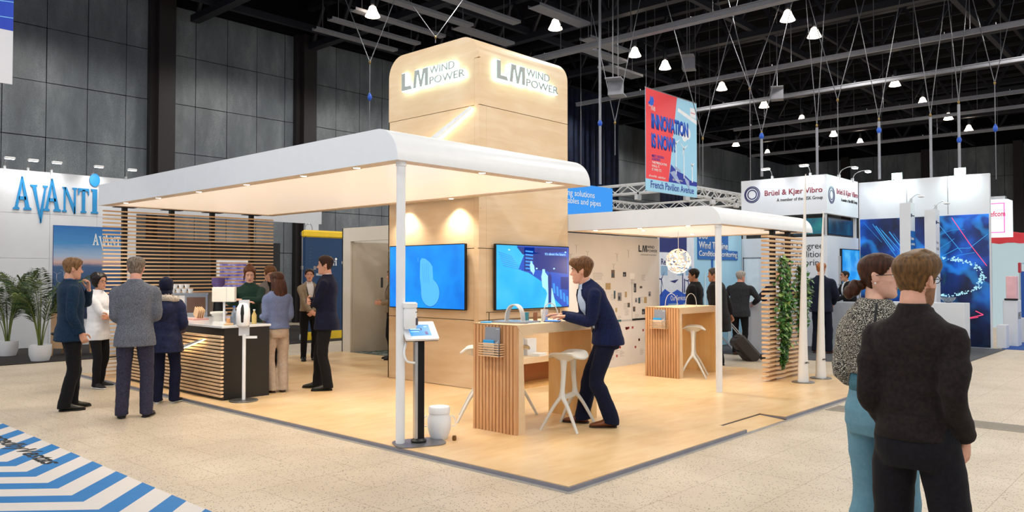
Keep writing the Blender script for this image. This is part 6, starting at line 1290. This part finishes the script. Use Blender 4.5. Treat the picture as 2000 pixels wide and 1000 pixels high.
def speckle():
    m, nt, b = newmat('speckled blouse'); nz = N(nt, 'ShaderNodeTexNoise', Scale=210.0, Detail=1.0); nt.links.new(coords(nt, (1, 1, 1.35)), nz.inputs['Vector']); nt.links.new(ramp(nt, nz.outputs['Fac'], [(.55, lin('#15130f')), (.59, lin('#d9d4c6'))]), b.inputs['Base Color']); setin(b, 'Roughness', .8); return m
SPK = speckle()
def hair(n, a, b): return C(n, a, b, scale=14, rough=.45, stretch=(6, 6, 1), weave=.12, sheen=.0)
HBL = hair('hair sand', '#8f6a45', '#5f4228'); HGY = hair('hair grey brown', '#8b7b6c', '#4e4238'); HDK = hair('hair dark brown', '#3a2418', '#1f120c'); HRD = hair('hair red brown', '#7a4a2c', '#4a2a18'); HBK = hair('hair black', '#221a18', '#120d0c'); HCH = hair('hair chestnut', '#6d3f22', '#3f2212'); HSV = hair('hair silver', '#b9b2aa', '#7d766f'); HGN = hair('hair ginger', '#b5703c', '#84491f'); HLT = hair('hair light brown', '#74522c', '#48331d'); HMB = hair('hair mid brown', '#7d5330', '#4a2f1a'); HAU = hair('hair auburn', '#4c2a1a', '#2a160d')
SL = plain('shoe black leather', '#13110f', .3); RS = plain('black sole', '#0d0c0b', .7); WS = plain('white sole', '#e3e0da', .6); SB2 = plain('shoe brown leather', '#7a4220', .35); SBS = plain('brown sole', '#2c1a10', .6); SRB = plain('red brown shoe', '#6d3427', .4); SNK = plain('black sneaker', '#151516', .7); STB = plain('tan shoe', '#8f4f26', .4); BRD = plain('beard', '#94694e', .8, var=.2, scale=60); STUB = plain('stubble skin', '#b58a72', .6, var=.1)
def vlap(x, y, z, rz): return None
def T(mat, **k): d = dict(mat=mat); d.update(k); return d
def phone(mat=BLK, w=.075, h=.15):
    def go(root, k, W, hm, KM, arms, legs):
        p = arms[1][2]; 
    return go
# 1 man with hand at his chin
person('man in dark blue jacket and black trousers with one hand at his chin', (-1.207, 6.725, 0), -1.70, 1.82, top=T(NVB, hem=.80, v=(1.15, .05), collar=NVB), shirt=DBS, trs=BKT, shoe=(SL, RS), hair=('short', HBL, 1.1), wide=.012, q=1.1,
       wr=((-.035, .20, 1.39), (.20, .07, .89)), el=((-1, .3, -1), (.5, -1, .1)), hd=((.05, -.1, 1), (0, .4, -.8)), pn=((.2, -1, -.1), (-1, .1, 0)), curl=.7, hp=5, feet=((-.10, .06, 6), (.10, -.05, -8)), skin='#d39a7e')
# 2 woman in white
person('woman in long white top with glasses and dark curly hair, arms folded', (-.267, 8.445, 0), -2.50, 1.635, 'f', top=T(WHT, kind='tunic', hem=.74, flare=.03, collar=WHT), trs=BKT, shoe=(SNK, WS), hair=('curly', HBK), q=1.2, wr=((.10, .235, 1.09), (-.10, .265, 1.12)), el=((-1, 0, -1), (1, 0, -1)), hd=((1, .1, .1), (-1, .1, .15)), pn=((0, -1, 0), (0, -1, 0)), curl=.3, feet=((-.09, .0, 15), (.11, .06, -20)), skin='#c98f72', extras=glasses(HBK), hy=-8)
# 3 man in grey tweed blazer from behind
person('man in grey tweed blazer and dark trousers seen from behind', (-.89, 5.615, 0), -.48, 1.82, top=T(GRB, hem=.785, collar=GRB, amp=.006), shirt=PNKS, trs=CHT, shoe=(SL, RS), hair=('short', HGY), q=1.05, wr=((-.12, .20, 1.02), (.11, .22, 1.08)), el=((-.35, -1, -.3), (.5, -1, -.3)), wide=.012, feet=((-.125, 0, 6), (.125, 0, -14)), bulk=1.0, skin='#d79c84', hy=-4)
# 4 person in navy parka
def parka(root, k, W, hm, KM, arms, legs):
    b = MB(); rr = random.Random(3)
    pts = [(.150*math.sin(a), -.04-.118*math.cos(a)*1.0, 1.455+.02*math.cos(a)) for a in [2*PI*i/28 for i in range(29)]]
    b.tube([V(p)*k for p in pts], [.046*k+.006*rr.random() for _ in pts], 10); 
    for i in range(420):
        a = rr.random()*6.28; c = V((.150*math.sin(a), -.04-.118*math.cos(a), 1.455+.02*math.cos(a))); d = V((rr.gauss(0, 1), rr.gauss(0, 1), rr.gauss(.2, 1))).normalized(); e = d.orthogonal()*.006
        b.add([(c+d*.038+e)*k, (c+d*.038-e)*k, (c+d*.075)*k], [(0, 1, 2)])
    b.build('fur_trim', FUR, root, smooth=True)
    h = MB(); h.loft([[V((x*math.cos(t), y0+y*math.sin(t), z))*k for t in [2*PI*i/20 for i in range(20)]] for z, x, y, y0 in ((1.44, .13, .08, -.11), (1.36, .155, .085, -.14), (1.27, .14, .07, -.15), (1.17, .06, .03, -.14))]); h.build('hood', PRK, root, smooth=True)
person('person in navy parka with fur-trimmed hood and dark headscarf seen from behind', (-.209, 6.36, 0), -.70, 1.585, 'f', top=T(PRK, kind='parka', hem=.72, flare=.10, off=.034, amp=.010, cuff=.02), trs=C('dark navy trousers', '#121633', '#0c0f24', scale=50), shoe=(SNK, WS), hair=('hijab', HJB), q=1.1, wr=((-.16, .2, .98), (.16, .22, 1.0)), el=((-.5, -1, -.3), (.5, -1, -.3)), wide=.014, feet=((-.10, 0, 4), (.12, .03, -20)), extras=parka, skin='#b98468')
# 5 barista
person('woman in bottle green jumper with tied brown hair working behind the bar', (1.30, 6.98, .046), 2.45, 1.70, 'f', top=T(GRN, kind='jumper', hem=.86, flare=.02), trs=BKT, shoe=(SNK, RS), hair=('topbun', HCH, 1.5), q=1.15, wr=((.06, .30, 1.26), (.02, .30, 1.22)), el=((-1, 0, -.2), (1, .1, -.3)), hd=((1, .2, .1), (-1, .1, .2)), pn=((0, -.3, -1), (0, -.3, -1)), hp=20, hy=12, skin='#e0ab92')
# 6 man in grey jacket behind
person('man in grey jacket bending his head, mostly hidden behind the lavender jacket woman', (1.97, 7.62, .046), 2.95, 1.72, top=T(GRJ, kind='jacket', hem=.84, v=(1.15, .04)), shirt=BLKC, trs=BKT, shoe=(SL, RS), hair=('short', HMB), q=1.3, hp=28, wr=((-.1, .25, 1.05), (.1, .27, 1.07)), el=((-1, -.2, -.5), (1, -.2, -.5)), lean=6)
# 7 woman in lavender jacket
person('woman with long brown hair, short lavender jacket and beige trousers from behind', (1.08, 5.86, .046), -.12, 1.61, 'f', top=T(LAV, kind='jacket', hem=.93, flare=.02, off=.018), trs=BEG, shoe=(SRB, SBS), hair=('long', HAU, 1.15), q=1.05, wide=.022, wr=((-.13, .24, 1.10), (.13, .18, 1.0)), el=((-.25, -1, -.4), (.25, -1, -.4)), hd=((.4, .6, .5), None), bulk=.95, feet=((-.075, .02, 12), (.085, -.02, -22)), hy=8, skin='#d9a286')
# 8 smiling woman
def lanyard(root, k, W, hm, KM, arms, legs):
    b = MB()
    for s in (-1, 1): P, r = cat([V((s*.075, .06, 1.47))*k, V((s*.07, .142, 1.36))*k, V((s*.035, .158, 1.2))*k, V((0, .155, 1.08))*k], [(.004, .008)]*4); b.tube(P, r, 6)
    b.build('lanyard', BLK, root, smooth=True); MB().box(V((-.06, .15, 1.01))*k, V((.05, .17, 1.07))*k).build('belt_bag', BLK, root)
person('smiling woman in taupe jacket, white shirt and lanyard with clasped hands', (3.592, 8.934, .046), 2.78, 1.685, 'f', top=T(BEJ, kind='jacket', hem=.95, flare=.0, v=(.93, .085), off=.018), shirt=WHT, trs=BKT, shoe=(SL, RS), hair=('pony', HDK, 1.3), q=1.2, wr=((-.035, .25, .93), (.035, .26, .95)), el=((-1, -.6, -.2), (1, -.6, -.2)), hd=((.8, .2, -.5), (-.8, .2, -.5)), pn=((0, -1, 0), (0, -1, 0)), curl=.8, extras=lanyard, hy=-10, skin='#d7a088')
# 9 dark suit, arms crossed
person('man in midnight suit with folded arms standing before the beige doorway', (1.69, 5.60, .046), .80, 1.835, top=T(DKS, hem=.79, v=(1.14, .055), collar=DKS), shirt=WHT, trs=BKT, shoe=(SL, RS), hair=('short', HDK, .95), q=1.05, wide=.01, wr=((.10, .195, 1.13), (-.10, .225, 1.17)), el=((-1, -.1, -.9), (1, -.1, -.9)), hd=((1, -.05, .15), (-1, -.15, -.05)), pn=((0, -1, 0), (0, -1, 0)), curl=.4, feet=((-.14, -.03, 12), (.12, .14, -6)), skin='#dba58a', hy=4)
# 10 woman in doorway
person('woman with phone half hidden by the tower edge in the beige doorway', (4.77, 7.95, .046), 1.071, 1.67, 'f', top=T(BEJ, kind='jacket', hem=.92, v=(1.1, .05)), shirt=WHT, trs=BKT, shoe=(SL, RS), hair=('long', HLT), q=1.4, wr=((-.10, .24, 1.10), (.12, .20, 1.10)), el=((-1, -.5, -.6), (1, -.5, -.6)), hd=((.2, 1, .2), (-.4, 1, .2)), curl=.6)
# 11 leaning man
person('man in navy suit and pale blue shirt leaning on the front bar table', (2.15, 1.20, .046), .70, 1.84, top=T(NVS, hem=.84, v=(1.02, .16, .42), collar=NVS, amp=.004, flare=.07), shirt=LBS, trs=C('navy suit trousers', '#0d1430', '#090e24', scale=50), shoe=(SB2, SBS), hair=('fringe', HMB, 1.05), q=.95, lean=25, pel=(.0, -.02, -.03), wr=((-.12, .40, 1.095), (.11, .44, 1.10)), el=((-.35, -1, -.6), (.35, -1, -.6)), hd=((.35, 1, .0), (-.3, 1, .05)), pn=((0, 0, -1), (0, 0, -1)), curl=[.15, .2, .25, .3],
       feet=((-.11, -.03, 0), (.12, .23, -14)), wide=.018, hp=4, hr=0, spec_off=.007, skin='#dea388', twist=14, hy=-6)
# dark coats and the visitors at the corner stand
person('man in black coat with dark hair facing the services poster', (8.567, 3.72, 0), .25, 1.73, top=T(BLKC, kind='coat', hem=.62, off=.024, flare=.05, collar=BLKC), trs=BKT, shoe=(SL, RS), hair=('short', HBK, 1.1), q=1.5, hp=3, skin='#b98468', hy=15, bulk=1.08)
person('grey-haired man in black coat pulling the brown suitcase, partly behind the canopy pole', (8.28, 3.08, 0), .22, 1.75, top=T(BLKC, kind='coat', hem=.62, off=.028, flare=.05, collar=BLKC), trs=BKT, shoe=(SL, RS), hair=('short', hair('hair salt', '#5a5450', '#2c2826'), .8), q=1.5, lean=6, wr=((-.235, .1, .88), (.26, -.16, .86)), bulk=1.16, hp=3, hy=12, skin='#b98468', hd=(None, (0, -.4, -1)), curl=.9)
person('silver-haired man in anthracite blazer leaning at the white counter seen from behind', (10.34, 3.69, .01), -1.42, 1.70, top=T(GRC, hem=.79), trs=BKT, shoe=(SB2, SBS), hair=('short', HSV, .8), q=1.5, lean=8, wr=((-.2, .33, 1.06), (.2, .33, 1.06)), el=((-1, -.5, -.2), (1, -.5, -.2)), bulk=1.08, hy=-30, skin='#d99a86')
person('man in dark suit behind the white counter seen through the slats', (11.62, 3.42, .01), 1.9, 1.70, top=T(DKS, v=(1.1, .07)), shirt=WHT, trs=BKT, shoe=(SL, RS), hair=('bald', HMB), q=1.5, wr=((-.22, .32, 1.08), (.22, .32, 1.08)), el=((-1, -.5, -.2), (1, -.5, -.2)), skin='#d9a088', lean=8)
person('ginger-haired man in dark blue suit standing with his back at the grey counter', (11.745, 2.56, .01), -1.55, 1.86, top=T(C('ink blue suit', '#151d33', '#0e1424', scale=50), hem=.80), trs=C('ink blue trousers', '#12182b', '#0c101f', scale=50), shoe=(STB, SBS), hair=('short', HGN, .85), q=1.4, wr=((-.16, .22, .95), (.16, .22, .95)), el=((-1, -.6, 0), (1, -.6, 0)), wide=.01, bulk=1.05, skin='#dba08a', feet=((-.12, 0, 10), (.14, .02, -14)))
person('dark-haired man in dark suit reaching across the grey counter below the bright monitor', (13.14, 2.44, .01), .75, 1.72, top=T(BLKC, v=(1.1, .07)), shirt=WHT, trs=BKT, shoe=(SL, RS), hair=('bald', HBK), q=1.5, lean=10, wr=((-.2, .44, 1.09), (.16, .42, 1.09)), el=((-1, -.4, -.5), (1, -.4, -.5)), hd=((.2, 1, .1), (-.2, 1, .1)), beard=STUB, skin='#a87558')
# 17, 18 the couple in front
def woman_x(root, k, W, hm, KM, arms, legs):
    glasses(BLK)(root, k, W, hm, KM, arms, legs)
    b = MB(); 
    for s in (-1, 1): b.ell((s*.088, -.012, -.033), (.005, .005, .006), 8, 6)
    b.v = [KM @ V(p) for p in b.v]; b.build('earring', PAPER, root, smooth=True)
    P, r = cat([V((.10, -.115, 1.50))*k, V((.115, -.150, 1.38))*k, V((.13, -.145, 1.30))*k, V((.15, -.12, 1.22))*k], [(.005, .008)]*4); MB().tube(P, r, 8).build('bag_strap', BLK, root, smooth=True)
    b = MB(); b.loft([sring(z, .152, .112, 0, 28, 2.3, lambda q: q*k) for z in (1.03, 1.08, 1.13)]); b.build('waistband', C('denim waistband', '#4d7f93', '#41707f', scale=90), root, smooth=True)
    MB().box(V((-.012, -.135, 1.08))*k, V((.012, -.118, 1.135))*k).build('belt_loop', C('denim waistband', '#4d7f93'), root)
person('woman in speckled blouse and pale wide jeans with tied brown hair, back turned', (-.29, -2.29, 0), -1.98, 1.735, 'f', top=T(SPK, kind='blouse', hem=1.125, flare=.0, off=.022, puff=.016, cuff=.12, amp=.010), trs=DEN, shoe=(SNK, WS), hair=('bun', HAU, 1.05), q=.85, wide=.036, hy=-54, hp=0, wr=((-.10, .20, 1.10), (.10, .22, 1.12)), el=((-.25, -1.2, -.5), (.25, -1.2, -.5)), bulk=.90, extras=woman_x, skin='#e2b098')
def man_x(root, k, W, hm, KM, arms, legs):
    glasses(BLK)(root, k, W, hm, KM, arms, legs)
    b = MB(); n = 24
    b.loft([[W((r0*math.sin(a), -.012+r1*math.cos(a), z-.02*smooth01(math.cos(a)))) *k for a in [2*PI*j/n for j in range(n)]] for z, r0, r1 in ((1.455, .098, .086), (1.475, .088, .080), (1.528, .068, .072), (1.535, .062, .066), (1.50, .06, .064))], caps=False); b.build('collar', OVS, root, smooth=True)
    for i in (0, 1):
        a, e, w = arms[i]; u_ = (w-e).normalized(); MB().cyl((w-u_*.055)*k, (w-u_*.005)*k, .041*k, .040*k, 18).build('cuff', OVS, root, smooth=60)
person('man in brown-black overshirt and black trousers with hands in pockets, back turned', (-.845, -2.625, 0), -1.66, 1.715, top=T(OVS, kind='overshirt', hem=.93, flare=-.02, off=.016, amp=.013, cuff=.02), trs=JNS, shoe=(SNK, WS), hair=('quiff', HLT), q=.85, wide=.03, hy=-14, hp=0, wr=((-.165, .09, .945), (.18, .07, .94)), el=((-.1, -1, 0), (.1, -1, 0)), bulk=.87, extras=man_x, beard=BRD, skin='#dda58c', feet=((-.14, 0, 14), (.15, .03, -14)), hd=((.1, .3, -1), (-.1, .3, -1)))
# ------------------------------------------------------------------ light and camera
def lamp(name, kind, loc, energy, col=(1, 1, 1), size=.25, rot=None, spot=None, blend=.5, parent=None):
    d = bpy.data.lights.new(name, kind); d.energy = energy; d.color = col
    if kind == 'AREA': d.size = size
    elif kind in ('POINT', 'SPOT'): d.shadow_soft_size = size
    if kind == 'SPOT': d.spot_size = math.radians(spot or 120); d.spot_blend = blend
    o = bpy.data.objects.new(name, d); COL.objects.link(o); o.location = loc; o.rotation_euler = rot or (0, 0, 0)
    return o
HALL = [(x, y) for x in (-9.5, -3.5, 2.5, 8.8, 14.5, 20.5, 28, 36) for y in (-10, -4.5, .5, 5.5, 10.8, 16.2)]
for x, y in HALL: lamp('hall_lamp', 'SPOT', (x, y, 8.7), 270, (1, .95, .88), .3, spot=165, blend=.3)
for sx, sy in SP1: lamp('canopy_downlight', 'SPOT', (sx, sy, 2.68), 42, (1, .89, .74), .04, spot=115, blend=.7)
for sx, sy in SP2: lamp('canopy_downlight', 'SPOT', (sx, sy, 2.30), 32, (1, .89, .74), .04, spot=115, blend=.7)
for x in (.50, .95, 1.42, 2.30): lamp('stand_spot', 'SPOT', (x, AY-.36, 4.10), 16, (1, .97, .93), .08, rot=(.45, 0, 0), spot=120, blend=.8)
for p, rt in (((12.75, 4.2, 4.08), (.45, 0, -PI/2)), ((12.75, 3.3, 4.08), (.45, 0, -PI/2)), ((13.9, 2.56, 4.08), (.45, 0, 0)), ((14.8, 2.56, 4.08), (.45, 0, 0))): lamp('stand_spot', 'SPOT', p, 24, (.93, .97, 1), .08, rot=rt, spot=120, blend=.8)
for y in (2.05, .72): lamp('flood_beam', 'SPOT', (15.1, y, 3.98), 50, (.85, 1, .98), .1, rot=(0, -.9, 0), spot=150, blend=.8)
lamp('pendant_glow', 'POINT', (6.46, 2.835, 1.79), 12, (1, .8, .55), .05)
w = bpy.data.worlds.new('hall ambience'); SC.world = w; w.use_nodes = True
bg = w.node_tree.nodes['Background']; bg.inputs[0].default_value = (.80, .88, 1, 1); bg.inputs[1].default_value = .52
cd = bpy.data.cameras.new('camera'); cam = bpy.data.objects.new('camera', cd); COL.objects.link(cam)
cd.sensor_width = 36; cd.lens = 36*1529/2000; cd.clip_start = .05; cd.clip_end = 200
fwd = V((.73994, .67267, math.tan(math.atan(37/1529)))).normalized()
cam.location = (-4.645, -3.648, 1.63); cam.rotation_euler = fwd.to_track_quat('-Z', 'Y').to_euler(); SC.camera = cam
vs = SC.view_settings; vs.view_transform = 'Standard'; vs.look = 'None'; vs.gamma = 1; vs.exposure = 0.45; vs.use_curve_mapping = False
SC.cycles.max_bounces = 6; SC.cycles.diffuse_bounces = 3; SC.cycles.glossy_bounces = 3; SC.cycles.transmission_bounces = 4; SC.cycles.sample_clamp_indirect = 6; SC.cycles.use_denoising = True
